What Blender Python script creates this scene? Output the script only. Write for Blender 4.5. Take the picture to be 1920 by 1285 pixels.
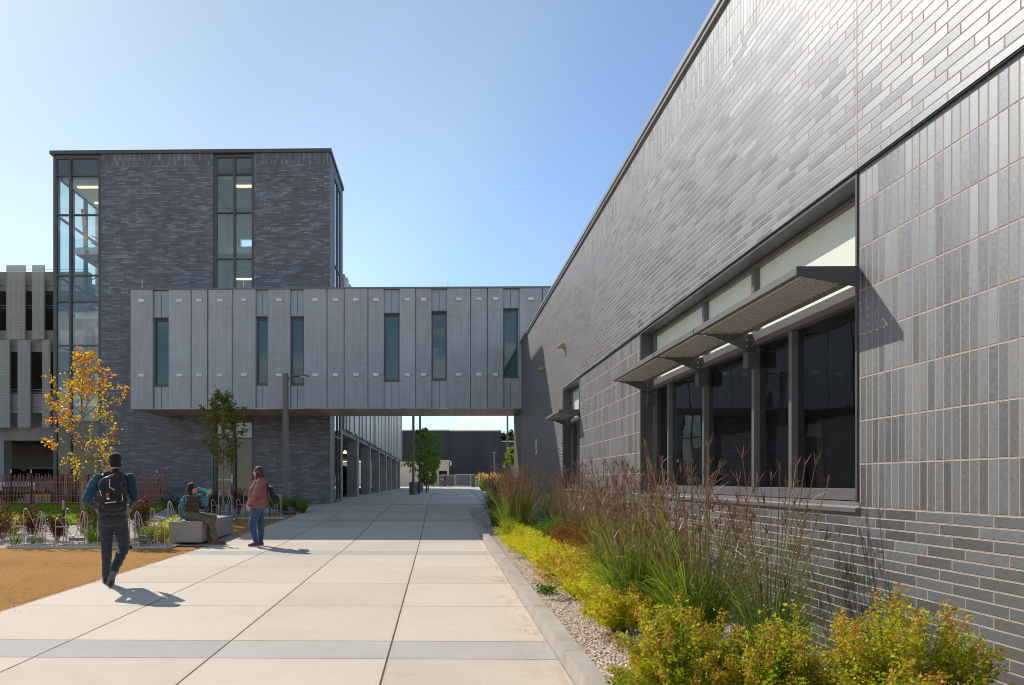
import bpy, bmesh, math, random
import numpy as np
from mathutils import Vector, Matrix, noise as mnoise

for _o in list(bpy.data.objects): bpy.data.objects.remove(_o)
scene = bpy.context.scene
COL = scene.collection
R = math.radians

# ------------------------------------------------------------------ camera
F, PY, EYE, YAW = 1310.0, 903.0, 1.4, R(1.0)
PX = 823.0 - F * math.tan(YAW)
cam = bpy.data.cameras.new('camera'); cam_o = bpy.data.objects.new('camera', cam); COL.objects.link(cam_o)
cam_o.location = (0, 0, EYE); cam_o.rotation_euler = (R(90), 0, YAW)
cam.sensor_width = 36; cam.lens = F / 1920 * 36
cam.shift_x = (960 - PX) / 1920; cam.shift_y = (PY - 642.5) / 1920
cam.clip_start = .05; cam.clip_end = 3000
scene.camera = cam_o
scene.cycles.filter_width = 1.0

# ------------------------------------------------------------------ sun and sky
SUN = Vector((-.915, 1.0, 1.19)).normalized()
SUN_EL = math.asin(SUN.z); SUN_AZ = math.atan2(SUN.x, SUN.y)
sl = bpy.data.lights.new('sun', 'SUN'); sl.energy = 3.45; sl.angle = R(.5); sl.color = (1, .94, .85)
so = bpy.data.objects.new('sun', sl); COL.objects.link(so)
so.rotation_euler = SUN.to_track_quat('Z', 'Y').to_euler(); so.location = (0, 0, 60)
world = bpy.data.worlds.new('World'); scene.world = world; world.use_nodes = True
SKY_STRENGTH = .15
scene.view_settings.view_transform = 'Standard'; scene.view_settings.look = 'None'
scene.view_settings.exposure = .50; scene.view_settings.gamma = 1


# ------------------------------------------------------------------ node helper
class NG:
    def __init__(s, tree): s.t = tree
    def n(s, typ, ins=None, **props):
        nd = s.t.nodes.new(typ)
        for k, v in props.items(): setattr(nd, k, v)
        for k, v in (ins or {}).items():
            if isinstance(v, bpy.types.NodeSocket): s.t.links.new(v, nd.inputs[k])
            else: nd.inputs[k].default_value = v
        return nd
    def m(s, op, a, b=None, c=None, clamp=False):
        ins = {0: a}
        if b is not None: ins[1] = b
        if c is not None: ins[2] = c
        return s.n('ShaderNodeMath', ins, operation=op, use_clamp=clamp).outputs[0]
    def ramp(s, fac, stops, interp='LINEAR'):
        nd = s.n('ShaderNodeValToRGB', {0: fac}); e = nd.color_ramp.elements; nd.color_ramp.interpolation = interp
        while len(e) < len(stops): e.new(.5)
        for i, (p, c) in enumerate(stops): e[i].position = p; e[i].color = (*c, 1)
        return nd.outputs[0]
    def noise(s, vec, scale, detail=3, rough=.55, dim='3D'):
        return s.n('ShaderNodeTexNoise', {'Vector': vec, 'Scale': scale, 'Detail': detail, 'Roughness': rough}, noise_dimensions=dim).outputs[0]
    def mix(s, fac, a, b, mode='MIX'):
        nd = s.n('ShaderNodeMix', {0: fac}, data_type='RGBA', blend_type=mode)
        for k, v in ((6, a), (7, b)):
            if isinstance(v, bpy.types.NodeSocket): s.t.links.new(v, nd.inputs[k])
            else: nd.inputs[k].default_value = (*v, 1) if len(v) == 3 else v
        return nd.outputs[2]
    def rng(s, v, a, b, c, d, smooth=False):
        nd = s.n('ShaderNodeMapRange', {0: v, 1: a, 2: b, 3: c, 4: d}, interpolation_type='SMOOTHSTEP' if smooth else 'LINEAR')
        return nd.outputs[0]
    def sep(s, v): return s.n('ShaderNodeSeparateXYZ', {0: v}).outputs
    def comb(s, x, y, z): return s.n('ShaderNodeCombineXYZ', {0: x, 1: y, 2: z}).outputs[0]
    def bump(s, h, dist, strength=1.0): return s.n('ShaderNodeBump', {'Height': h, 'Distance': dist, 'Strength': strength}).outputs[0]
    def white(s, vec): return s.n('ShaderNodeTexWhiteNoise', {'Vector': vec}, noise_dimensions='3D').outputs


def new_mat(name):
    m = bpy.data.materials.new(name); m.use_nodes = True; m.node_tree.nodes.clear()
    g = NG(m.node_tree); out = g.n('ShaderNodeOutputMaterial')
    g.out = lambda sh: m.node_tree.links.new(sh, out.inputs[0])
    g.obj = g.n('ShaderNodeTexCoord').outputs['Object']
    return m, g


def principled(g, col, rough=.6, metal=0, normal=None, spec=.5, **kw):
    ins = {'Base Color': col if isinstance(col, bpy.types.NodeSocket) else (*col, 1), 'Roughness': rough, 'Metallic': metal, 'Specular IOR Level': spec}
    if normal is not None: ins['Normal'] = normal
    ins.update(kw)
    return g.n('ShaderNodeBsdfPrincipled', ins).outputs[0]


def mat(name, col, rough=.6, metal=0, var=.15, scale=6, bump=0, bscale=60, spec=.5):
    m, g = new_mat(name)
    n = g.noise(g.obj, scale, 5, .6)
    k = g.rng(n, .3, .7, 1 - var, 1 + var)
    c = g.mix(1.0, col, g.n('ShaderNodeCombineColor', {0: k, 1: k, 2: k}).outputs[0], 'MULTIPLY')
    nm = g.bump(g.noise(g.obj, bscale, 4, .6), bump) if bump else None
    g.out(principled(g, c, rough, metal, nm, spec))
    return m


# sky: Nishita plus low clouds near the horizon
wg = NG(world.node_tree); world.node_tree.nodes.clear()
wo = wg.n('ShaderNodeOutputWorld')
sky = wg.n('ShaderNodeTexSky', sky_type='NISHITA')
sky.sun_disc = False; sky.sun_elevation = SUN_EL; sky.sun_rotation = SUN_AZ
sky.altitude = 1600; sky.air_density = 1.0; sky.dust_density = .55; sky.ozone_density = 1.3
wdir = wg.n('ShaderNodeTexCoord').outputs['Generated']
wx, wy, wz = wg.sep(wdir)
cl = wg.noise(wg.comb(wx, wy, wg.m('MULTIPLY', wz, 4.0)), 5.5, 7, .62)
band = wg.m('MAXIMUM', wg.m('MULTIPLY', wg.rng(wz, .27, .19, 0, 1, True), wg.rng(wy, -.2, .5, 0, 1)), wg.m('MULTIPLY', wg.rng(wz, .55, .30, 0, 1, True), wg.rng(wy, -.1, -.5, 0, .9)))
cmask = wg.m('MULTIPLY', wg.rng(cl, .46, .66, 0, .85, True), band)
lowk = wg.rng(wz, 0, .33, .74, 1, True)
sdot = wg.n('ShaderNodeVectorMath', {0: wdir, 1: tuple(SUN)}, operation='DOT_PRODUCT').outputs[1]
grade = wg.ramp(sdot, [(.25, (1, 1, 1)), (.62, (.80, .85, .96)), (.70, (.84, .90, .97)), (.78, (1.0, 1.0, .93)), (.85, (1.0, 1.0, .92)), (.90, (.97, .925, .87)), (.97, (.93, .93, .80))])
skyt = wg.mix(1.0, wg.mix(1.0, sky.outputs[0], (1.18, 1.09, .95), 'MULTIPLY'), wg.mix(1.0, grade, wg.comb(lowk, lowk, lowk), 'MULTIPLY'), 'MULTIPLY')
skyc = wg.mix(cmask, skyt, (6.6, 6.8, 7.1))
bg = wg.n('ShaderNodeBackground', {0: skyc, 1: SKY_STRENGTH})
world.node_tree.links.new(bg.outputs[0], wo.inputs[0])


# ------------------------------------------------------------------ mesh helpers
def link(name, me, m=None, parent=None, smooth=False):
    o = bpy.data.objects.new(name, me); COL.objects.link(o)
    if m is not None and not me.materials:
        for q in (m if isinstance(m, (list, tuple)) else [m]): me.materials.append(q)
    if parent is not None: o.parent = parent
    if smooth:
        me.polygons.foreach_set('use_smooth', [True] * len(me.polygons))
    return o


def wloc(o):
    v = Vector((0, 0, 0))
    while o is not None: v += o.location; o = o.parent
    return v


class MB:
    def __init__(s): s.v = []; s.f = []; s.mi = []; s.cur = 0
    def quad(s, a, b, c, d): s.poly([a, b, c, d])
    def poly(s, pts):
        i = len(s.v); s.v += [tuple(p) for p in pts]; s.f.append(tuple(range(i, i + len(pts)))); s.mi.append(s.cur)
    def box(s, x0, x1, y0, y1, z0, z1):
        i = len(s.v)
        s.v += [(x0, y0, z0), (x1, y0, z0), (x1, y1, z0), (x0, y1, z0), (x0, y0, z1), (x1, y0, z1), (x1, y1, z1), (x0, y1, z1)]
        for f in ((3, 2, 1, 0), (4, 5, 6, 7), (0, 1, 5, 4), (1, 2, 6, 5), (2, 3, 7, 6), (3, 0, 4, 7)):
            s.f.append(tuple(i + k for k in f)); s.mi.append(s.cur)
    def prism(s, pts, d):
        """closed polygon pts (3D) extruded by vector d"""
        n = len(pts); i = len(s.v); d = Vector(d)
        nrm = Vector((0, 0, 0))
        for k in range(n): nrm += Vector(pts[k]).cross(Vector(pts[(k + 1) % n]))
        if nrm.dot(d) > 0: pts = list(reversed(pts))
        s.v += [tuple(p) for p in pts] + [tuple(Vector(p) + d) for p in pts]
        s.f.append(tuple(range(i, i + n))); s.mi.append(s.cur)
        s.f.append(tuple(range(i + 2 * n - 1, i + n - 1, -1))); s.mi.append(s.cur)
        for k in range(n):
            s.f.append((i + k, i + n + k, i + n + (k + 1) % n, i + (k + 1) % n)); s.mi.append(s.cur)
    def tube(s, pts, r, seg=6, cap=True):
        pts = [Vector(p) for p in pts]; n = len(pts)
        rr = r if isinstance(r, (list, tuple)) else [r] * n
        i0 = len(s.v); ref = None
        for k in range(n):
            t = (pts[min(k + 1, n - 1)] - pts[max(k - 1, 0)]).normalized()
            if ref is None: ref = t.orthogonal().normalized()
            ref = (ref - t * ref.dot(t))
            ref = ref.normalized() if ref.length > 1e-6 else t.orthogonal().normalized()
            b = t.cross(ref)
            for j in range(seg):
                a = 2 * math.pi * j / seg
                s.v.append(tuple(pts[k] + (ref * math.cos(a) + b * math.sin(a)) * rr[k]))
        for k in range(n - 1):
            for j in range(seg):
                a, b2 = i0 + k * seg + j, i0 + k * seg + (j + 1) % seg
                s.f.append((a, b2, b2 + seg, a + seg)); s.mi.append(s.cur)
        if cap:
            s.f.append(tuple(range(i0 + seg - 1, i0 - 1, -1))); s.mi.append(s.cur)
            s.f.append(tuple(range(i0 + (n - 1) * seg, i0 + n * seg))); s.mi.append(s.cur)
    def lathe(s, c, prof, axis='z', seg=24):
        """prof = [(radius, height)] about an axis through c"""
        i0 = len(s.v); c = Vector(c)
        for r, h in prof:
            for j in range(seg):
                a = 2 * math.pi * j / seg; p, q = r * math.cos(a), r * math.sin(a)
                s.v.append(tuple(c + (Vector((p, q, h)) if axis == 'z' else Vector((h, p, q)) if axis == 'x' else Vector((q, h, p)))))
        for k in range(len(prof) - 1):
            for j in range(seg):
                a, b = i0 + k * seg + j, i0 + k * seg + (j + 1) % seg
                s.f.append((a, b, b + seg, a + seg)); s.mi.append(s.cur)
        s.f.append(tuple(range(i0 + seg - 1, i0 - 1, -1))); s.mi.append(s.cur)
        s.f.append(tuple(range(i0 + (len(prof) - 1) * seg, i0 + len(prof) * seg))); s.mi.append(s.cur)
    def build(s, name, m, parent=None, smooth=False, local=False, bevel=0):
        off = Vector((0, 0, 0)) if (local or parent is None) else wloc(parent)
        me = bpy.data.meshes.new(name)
        me.from_pydata([(x - off.x, y - off.y, z - off.z) for x, y, z in s.v], [], s.f)
        o = link(name, me, m, parent, smooth)
        if len(set(s.mi)) > 1: me.polygons.foreach_set('material_index', s.mi)
        me.update()
        if bevel:
            b = o.modifiers.new('bevel', 'BEVEL'); b.width = bevel; b.segments = 2; b.limit_method = 'ANGLE'; b.angle_limit = R(40)
        return o


def raw_mesh(name, V, Fq, m, parent=None, smooth=False, k=4):
    """numpy verts (n,3) and faces (m,k)"""
    me = bpy.data.meshes.new(name); V = np.asarray(V, np.float32); Fq = np.asarray(Fq, np.int32)
    me.vertices.add(len(V)); me.vertices.foreach_set('co', V.ravel())
    me.loops.add(Fq.size); me.loops.foreach_set('vertex_index', Fq.ravel())
    me.polygons.add(len(Fq)); me.polygons.foreach_set('loop_start', np.arange(0, Fq.size, k, dtype=np.int32))
    me.update(calc_edges=True); me.validate()
    return link(name, me, m, parent, smooth)


def thing(name, label, cat, loc=(0, 0, 0), rz=0, group=None):
    o = bpy.data.objects.new(name, None); COL.objects.link(o); o.empty_display_size = .2
    o.location = loc; o.rotation_euler = (0, 0, rz)
    return tag(o, label, cat, group)


def tag(o, label=None, cat=None, group=None, kind=None):
    if label: o['label'] = label
    if cat: o['category'] = cat
    if group: o['group'] = group
    if kind: o['kind'] = kind
    return o


def copy_tree(o, parent=None):
    c = o.copy(); COL.objects.link(c)
    if parent is not None: c.parent = parent
    for ch in o.children: copy_tree(ch, c)
    return c


def at(px, py, Y):
    """the point of the place that the survey pixel px, py shows at depth Y"""
    u, v = (px - PX) / F, (PY - py) / F
    dx, dy = math.cos(YAW) * u - math.sin(YAW), math.sin(YAW) * u + math.cos(YAW)
    t = Y / dy
    return Vector((t * dx, Y, EYE + t * v))


GP = [(-60, -.87), (0, -.12), (15, .0675), (19, .20), (24, .40), (28, .51), (37, .58), (80, .62), (900, .62)]
def gz(y):
    for (a, za), (b, zb) in zip(GP, GP[1:]):
        if y <= b: return za + (zb - za) * (y - a) / (b - a)
    return GP[-1][1]


# ------------------------------------------------------------------ materials
def brick_mat(name, soldier=False, L=.305, H=.0677, joint=.0086, dark=.60, bump=.006, rough=.49, mortar=(.345, .25, .19), tower=False, ior=3.0):
    m, g = new_mat(name)
    x, y, z = g.sep(g.obj); nx, ny, nz = g.sep(g.n('ShaderNodeNewGeometry').outputs['True Normal'])
    pick = g.m('GREATER_THAN', g.m('ABSOLUTE', nx), .5)
    u = g.m('ADD', g.m('MULTIPLY', y, pick), g.m('MULTIPLY', x, g.m('SUBTRACT', 1.0, pick)))
    a, b = (z, u) if soldier else (u, z)
    rr = g.m('DIVIDE', b, H); row = g.m('FLOOR', rr)
    t = g.m('DIVIDE', a, L)
    if not soldier: t = g.m('ADD', t, g.m('DIVIDE', g.m('PINGPONG', row, 2.0), 3.0))
    idx = g.m('FLOOR', t)
    fx = g.m('MULTIPLY', g.m('FRACT', t), L); fy = g.m('MULTIPLY', g.m('FRACT', rr), H)
    d = g.m('MINIMUM', g.m('MINIMUM', fx, g.m('SUBTRACT', L, fx)), g.m('MINIMUM', fy, g.m('SUBTRACT', H, fy)))
    wob = g.m('MULTIPLY', g.m('SUBTRACT', g.noise(g.obj, 90, 2), .5), .0022)
    face = g.rng(g.m('ADD', d, wob), joint * .5 - .0012, joint * .5 + .0018, 0, 1, True)
    rnd = g.white(g.comb(row, idx, 3.0 if soldier else 7.0)); v1 = rnd[0]
    patch = g.noise(g.obj, .9, 3, .6)
    sel = g.m('ADD', g.m('MULTIPLY', v1, .75), g.m('MULTIPLY', g.rng(patch, .3, .7, 0, 1), .25))
    c = g.ramp(sel, [(0, (.032 * dark, .024 * dark, .024 * dark)), (.16, (.050 * dark, .037 * dark, .036 * dark)), (.36, (.040 * dark, .038 * dark, .041 * dark)),
                     (.68, (.047 * dark, .050 * dark, .056 * dark)), (1, (.074 * dark, .078 * dark, .086 * dark))])
    if tower:
        kk = g.m('MULTIPLY', g.rng(v1, 0, 1, .74, 1.30), g.rng(g.noise(g.comb(g.m('MULTIPLY', x, .55), y, g.m('MULTIPLY', z, 1.7)), 1.6, 4, .7), .36, .60, .82, 1.08))
        c = g.mix(1.0, c, g.comb(g.m('MULTIPLY', kk, 1.0), g.m('MULTIPLY', kk, 1.04), g.m('MULTIPLY', kk, 1.13)), 'MULTIPLY')
    mott = g.noise(g.obj, 38, 5, .65)
    km = g.m('MULTIPLY', g.rng(mott, .3, .7, .68, 1.34), g.rng(g.noise(g.obj, 140, 4, .8), .3, .7, .74, 1.28))
    km = g.m('MULTIPLY', km, g.rng(g.noise(g.comb(g.m('MULTIPLY', u, 3.5), g.m('MULTIPLY', z, .5), 0.0), 1.5, 4, .6), .35, .65, .88, 1.12))
    c = g.mix(1.0, c, g.n('ShaderNodeCombineColor', {0: km, 1: km, 2: km}).outputs[0], 'MULTIPLY')
    blot = g.rng(g.noise(g.obj, 7, 4, .65), .52, .70, 0, .55); c = g.mix(blot, c, (.060 * dark, .046 * dark, .046 * dark))
    specks = g.rng(g.noise(g.obj, 190, 2), .64, .70, 0, .6)
    c = g.mix(specks, c, (.02, .018, .016))
    mc = g.mix(g.noise(g.obj, 25, 3), tuple(q * .8 for q in mortar), tuple(q * 1.2 for q in mortar))
    c = g.mix(face, mc, c)
    ro = g.rng(face, 0, 1, .92, rough)
    ro = g.m('ADD', g.m('ADD', ro, g.m('MULTIPLY', g.m('SUBTRACT', rnd[0], .5), .14)), g.m('MULTIPLY', g.m('SUBTRACT', mott, .5), .25))
    hgt = g.m('ADD', g.m('MULTIPLY', face, g.rng(g.white(g.comb(idx, row, 1.0))[0], 0, 1, .8, 1.0)), g.m('MULTIPLY', mott, .10))
    nm = g.bump(hgt, bump)
    # every brick sits at a very slight tilt of its own, so the glaze glints unevenly
    tilt = g.n('ShaderNodeVectorMath', {0: rnd[1], 1: (.5, .5, .5)}, operation='SUBTRACT').outputs[0]
    tilt = g.n('ShaderNodeVectorMath', {0: tilt, 3: .05}, operation='SCALE').outputs[0]
    nm = g.n('ShaderNodeVectorMath', {0: nm, 1: tilt}, operation='ADD').outputs[0]
    nm = g.n('ShaderNodeVectorMath', {0: nm}, operation='NORMALIZE').outputs[0]
    g.out(principled(g, c, ro, 0, nm, g.rng(face, 0, 1, .15, .5), **{'IOR': ior, 'Specular Tint': (.94, .97, 1.0, 1)}))
    return m


M = {}
M['brick'] = brick_mat('brick_running')
M['brick_s'] = brick_mat('brick_soldier', True)
M['brick_t'] = brick_mat('brick_tower', dark=2.9, bump=.004, mortar=(.12, .115, .12), rough=.6, tower=True, ior=1.75)
M['brick_ts'] = brick_mat('brick_tower_soldier', True, dark=2.9, bump=.004, mortar=(.12, .115, .12), rough=.6, tower=True, ior=1.75)
M['metal_dk'] = mat('dark_grey_metal', (.085, .085, .088), .42, .0, .08, 3)
M['metal_mid'] = mat('mid_grey_metal', (.16, .155, .15), .4, .0, .08, 3)
M['alum'] = mat('grey_aluminium', (.155, .15, .148), .38, .2, .06, 4)
M['galv'] = mat('galvanised_steel', (.42, .43, .44), .42, .5, .15, 30)
M['black'] = mat('black_paint', (.02, .02, .022), .45, 0, .1, 5)
M['coping'] = mat('coping_metal', (.30, .30, .30), .35, .2, .1, 2)
M['tan'] = mat('tan_metal', (.42, .30, .16), .45, .3, .1, 12)
M['white'] = mat('white_paint', (.75, .74, .72), .5, 0, .05, 8)
M['rod'] = mat('lightning_rod_metal', (.7, .7, .7), .3, .6, .05, 8)
M['concrete'] = mat('garage_concrete', (.30, .285, .265), .85, 0, .22, 1.3, .004, 40)
M['cream'] = mat('cream_stucco', (.72, .60, .44), .85, 0, .1, 2, .004, 30)
M['drywall'] = mat('interior_wall', (.80, .81, .77), .9, 0, .05, 2)
M['yellow'] = mat('yellow_kerb_paint', (.72, .38, .02), .6, 0, .15, 6)


def bench_mat():
    m, g = new_mat('bench_concrete')
    n = g.noise(g.obj, 3, 6, .65); f = g.noise(g.obj, 45, 4, .7)
    c = g.ramp(g.m('ADD', g.m('MULTIPLY', n, .6), g.m('MULTIPLY', f, .4)), [(.3, (.30, .26, .22)), (.55, (.40, .36, .31)), (.75, (.48, .44, .39))])
    g.out(principled(g, c, .85, 0, g.bump(f, .004)))
    return m
M['bench'] = bench_mat()


def paving_mat():
    m, g = new_mat('pavement_concrete')
    x, y, z = g.sep(g.obj)
    PER = 7.2
    tx = g.m('DIVIDE', g.m('ADD', x, .42), 1.46); ix = g.m('FLOOR', tx); fx = g.m('MULTIPLY', g.m('FRACT', tx), 1.46)
    ty = g.m('DIVIDE', g.m('SUBTRACT', y, 5.70), PER); iy = g.m('FLOOR', ty); fy = g.m('MULTIPLY', g.m('FRACT', ty), PER)
    bandm = g.rng(fy, .597, .603, 1, 0)
    dxj = g.m('MINIMUM', fx, g.m('SUBTRACT', 1.46, fx))
    dyj = None; cell = g.m('MULTIPLY', iy, 7.0)
    for p in (0, .6, 2.25, 3.9, 5.55, 7.2):
        q = g.m('ABSOLUTE', g.m('SUBTRACT', fy, p)); dyj = q if dyj is None else g.m('MINIMUM', dyj, q)
        cell = g.m('ADD', cell, g.m('GREATER_THAN', fy, p))
    w = g.m('MULTIPLY', g.m('SUBTRACT', g.noise(g.obj, 9, 3), .5), .004)
    jx = g.rng(g.m('ADD', dxj, w), .004, .010, 1, 0, True)
    jy = g.rng(g.m('ADD', dyj, w), .002, .007, .8, 0, True)
    jt = g.m('MAXIMUM', jx, jy)
    tone = g.white(g.comb(ix, cell, 2.0))[0]
    big = g.noise(g.obj, .55, 5, .6); sm = g.noise(g.obj, 7, 6, .7)
    streak = g.noise(g.comb(g.m('MULTIPLY', x, 1.2), g.m('MULTIPLY', y, 55), 0.0), 3, 4, .6)
    k = g.m('ADD', g.m('ADD', g.m('MULTIPLY', big, .40), g.m('MULTIPLY', sm, .22)), g.m('ADD', g.m('MULTIPLY', tone, .20), g.m('MULTIPLY', streak, .28)))
    c = g.ramp(k, [(.34, (.47, .385, .295)), (.55, (.565, .475, .372)), (.80, (.64, .55, .447))])
    cb = g.ramp(k, [(.3, (.31, .28, .25)), (.5, (.385, .35, .315)), (.72, (.46, .42, .38))])
    c = g.mix(bandm, c, cb)
    # small stains, specks and dirt along the joints
    spot = g.rng(g.noise(g.obj, 21, 3, .5), .70, .76, 0, .35); c = g.mix(spot, c, (.26, .20, .15))
    stain = g.rng(g.noise(g.obj, 1.7, 6, .7), .58, .75, 0, .30); c = g.mix(stain, c, (.40, .31, .235))
    dirt = g.m('MULTIPLY', g.rng(g.m('MINIMUM', dxj, dyj), .0, .05, .35, 0), g.rng(sm, .4, .65, 0, 1)); c = g.mix(dirt, c, (.36, .25, .15))
    vor = g.n('ShaderNodeTexVoronoi', {'Vector': g.n('ShaderNodeVectorMath', {0: g.obj, 1: g.n('ShaderNodeVectorMath', {0: g.n('ShaderNodeTexNoise', {'Vector': g.obj, 'Scale': 1.6, 'Detail': 6}).outputs[1], 3: .5}, operation='SCALE').outputs[0]}, operation='ADD').outputs[0], 'Scale': .33}, feature='DISTANCE_TO_EDGE').outputs[0]
    crack = g.m('MULTIPLY', g.rng(vor, .0006, .0022, .13, 0), g.rng(g.noise(g.obj, .35, 2), .5, .56, 0, 1)); c = g.mix(crack, c, (.14, .10, .07))
    rust = g.m('MULTIPLY', g.rng(x, .45, .96, 0, 1, True), g.rng(g.noise(g.comb(g.m('MULTIPLY', x, 2), g.m('MULTIPLY', y, .8), 0.0), 4, 6, .7), .45, .68, 0, .5)); c = g.mix(g.m('MULTIPLY', rust, g.rng(y, 12, 22, 1, .1)), c, (.36, .22, .12))
    grime = g.rng(g.noise(g.obj, 3.1, 7, .75), .56, .74, 0, .22); c = g.mix(grime, c, (.33, .28, .23))
    gum = g.rng(g.n('ShaderNodeTexVoronoi', {'Vector': g.obj, 'Scale': 1.7}).outputs['Distance'], .012, .02, .5, 0); c = g.mix(gum, c, (.16, .14, .12))
    c = g.mix(jt, c, (.07, .05, .04))
    h = g.m('ADD', g.m('MULTIPLY', jt, -1.0), g.m('MULTIPLY', streak, .10))
    g.out(principled(g, c, .8, 0, g.bump(h, .006), .35))
    return m
M['paving'] = paving_mat()


def kerb_mat():
    m, g = new_mat('kerb_concrete')
    x, y, z = g.sep(g.obj)
    fy = g.m('MULTIPLY', g.m('FRACT', g.m('DIVIDE', y, 1.83)), 1.83)
    j = g.rng(g.m('MINIMUM', fy, g.m('SUBTRACT', 1.83, fy)), .003, .008, 1, 0)
    n = g.noise(g.obj, 2.3, 6, .7); s = g.noise(g.obj, 60, 3)
    c = g.ramp(g.m('ADD', g.m('MULTIPLY', n, .7), g.m('MULTIPLY', s, .3)), [(.3, (.28, .235, .185)), (.55, (.41, .36, .30)), (.8, (.50, .45, .385))])
    c = g.mix(j, c, (.10, .08, .06))
    g.out(principled(g, c, .85, 0, g.bump(g.m('SUBTRACT', s, j), .003), .3))
    return m
M['kerb'] = kerb_mat()


def granular(name, stops, s1, s2, bump, rough=.95, big=.5):
    m, g = new_mat(name)
    n = g.noise(g.obj, s1, 4, .7); v = g.n('ShaderNodeTexVoronoi', {'Vector': g.obj, 'Scale': s2}); b = g.noise(g.obj, big, 4, .6)
    cellr = g.sep(v.outputs['Color'])[0]
    k = g.m('ADD', g.m('ADD', g.m('MULTIPLY', n, .35), g.m('MULTIPLY', cellr, .25)), g.m('MULTIPLY', b, .4))
    c = g.ramp(k, stops)
    pit = g.noise(g.obj, 4.5, 5, .7); c = g.mix(g.rng(pit, .55, .72, 0, .45), c, stops[0][1])
    g.out(principled(g, c, rough, 0, g.bump(g.m('ADD', g.m('ADD', v.outputs['Distance'], n), g.m('MULTIPLY', pit, 2.2)), bump), .2))
    return m
M['mulch'] = granular('crushed_granite', [(.25, (.20, .085, .02)), (.42, (.36, .165, .035)), (.6, (.47, .235, .055)), (.78, (.55, .33, .11))], 13, 70, .012)
M['gravel'] = granular('bed_gravel', [(.25, (.30, .23, .18)), (.45, (.52, .42, .34)), (.6, (.64, .54, .45)), (.8, (.74, .66, .57))], 20, 55, .02)
M['soil'] = granular('bare_ground', [(.3, (.20, .17, .13)), (.5, (.28, .24, .19)), (.7, (.34, .30, .24))], 3, 12, .02)
M['turf'] = granular('turf_base', [(.3, (.05, .09, .012)), (.5, (.09, .15, .02)), (.7, (.14, .20, .03))], 30, 60, .03)
M['asphalt'] = granular('asphalt', [(.3, (.045, .045, .047)), (.7, (.07, .07, .07))], 30, 80, .005)


def glass_mat(name, tint, refl=.0, ior=1.5, rough=.005, trans=1.0):
    """thin glazing: tinted see-through plus mirror reflection that grows at grazing view"""
    m, g = new_mat(name)
    wav = g.bump(g.noise(g.obj, .9, 2), .004)
    gl = g.n('ShaderNodeBsdfGlossy', {0: (.92, .97, .98, 1), 'Roughness': rough, 'Normal': wav}).outputs[0]
    fr = g.n('ShaderNodeFresnel', {0: ior}).outputs[0]
    back = g.n('ShaderNodeNewGeometry').outputs['Backfacing']; front = g.m('SUBTRACT', 1.0, back)
    fac = g.m('MULTIPLY', g.m('ADD', fr, refl, clamp=True), front)
    tr = g.n('ShaderNodeBsdfTransparent', {0: g.mix(back, tint, (1, 1, 1))}).outputs[0]
    g.out(g.n('ShaderNodeMixShader', {0: fac, 1: tr, 2: gl}).outputs[0])
    return m
M['glass_tower'] = glass_mat('tower_glass', (.80, .91, .88), .09)
M['glass_dark'] = glass_mat('shaded_window_glass', (.45, .47, .50), .0)


def refl_glass(name, base, rough=.01, spec=1.0, ior=1.9):
    m, g = new_mat(name)
    wav = g.bump(g.noise(g.obj, .8, 2), .004)
    g.out(principled(g, base, rough, 0, wav, spec, **{'IOR': ior}))
    return m
M['glass_bridge'] = refl_glass('teal_bridge_glass', (.010, .070, .078), .01, .5, 1.75)
M['glass_door'] = refl_glass('dark_door_glass', (.025, .035, .034), .01, .5, 1.6)
M['glass_spandrel'] = refl_glass('grey_spandrel_glass', (.10, .125, .135), .05, .5, 1.6)
M['frosted'] = refl_glass('frosted_pale_panel', (.78, .83, .70), .12, .35, 1.5)
M['shade_cloth'] = mat('dark_roller_shade', (.012, .0115, .011), .9, 0, .15, 120)


def perf_mat(name, base, pitch=.073, lo=.72, holes=0):
    """perforated corrugated screen: fine grid of ribs, weather streaks"""
    m, g = new_mat(name)
    x, y, z = g.sep(g.obj); nx, ny, nz = g.sep(g.n('ShaderNodeNewGeometry').outputs['True Normal'])
    pick = g.m('GREATER_THAN', g.m('ABSOLUTE', nx), .5)
    u = g.m('ADD', g.m('MULTIPLY', y, pick), g.m('MULTIPLY', x, g.m('SUBTRACT', 1.0, pick)))
    def tri(c, p):
        f = g.m('FRACT', g.m('DIVIDE', c, p)); return g.m('ABSOLUTE', g.m('SUBTRACT', f, .5))
    hu = g.rng(tri(u, pitch), .28, .42, 0, 1, True); hz = g.rng(tri(z, pitch * 1.12), .30, .44, 0, 1, True)
    grid = g.m('MAXIMUM', hu, hz)
    st = g.noise(g.comb(g.m('MULTIPLY', u, 2.6), g.m('MULTIPLY', u, .7), g.m('MULTIPLY', z, .22)), 3.2, 5, .65)
    n2 = g.noise(g.obj, 1.4, 6, .72)
    k = g.m('MULTIPLY', g.rng(st, .3, .7, .88, 1.08), g.rng(n2, .3, .7, .93, 1.05))
    k = g.m('MULTIPLY', k, g.rng(g.n('ShaderNodeObjectInfo').outputs['Random'], 0, 1, .95, 1.05))
    k = g.m('MULTIPLY', k, g.rng(grid, 0, 1, lo, 1.12))
    c = g.mix(1.0, base, g.n('ShaderNodeCombineColor', {0: k, 1: k, 2: k}).outputs[0], 'MULTIPLY')
    sh = principled(g, c, .55, .0, g.bump(grid, .01), .4)
    if holes: sh = g.n('ShaderNodeMixShader', {0: holes, 1: sh, 2: g.n('ShaderNodeBsdfTransparent').outputs[0]}).outputs[0]
    g.out(sh)
    return m
M['perf'] = perf_mat('perforated_screen', (.425, .43, .455), .073, .93)
M['perf_g'] = perf_mat('garage_screen', (.50, .485, .46), .11, .85, .34)
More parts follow.
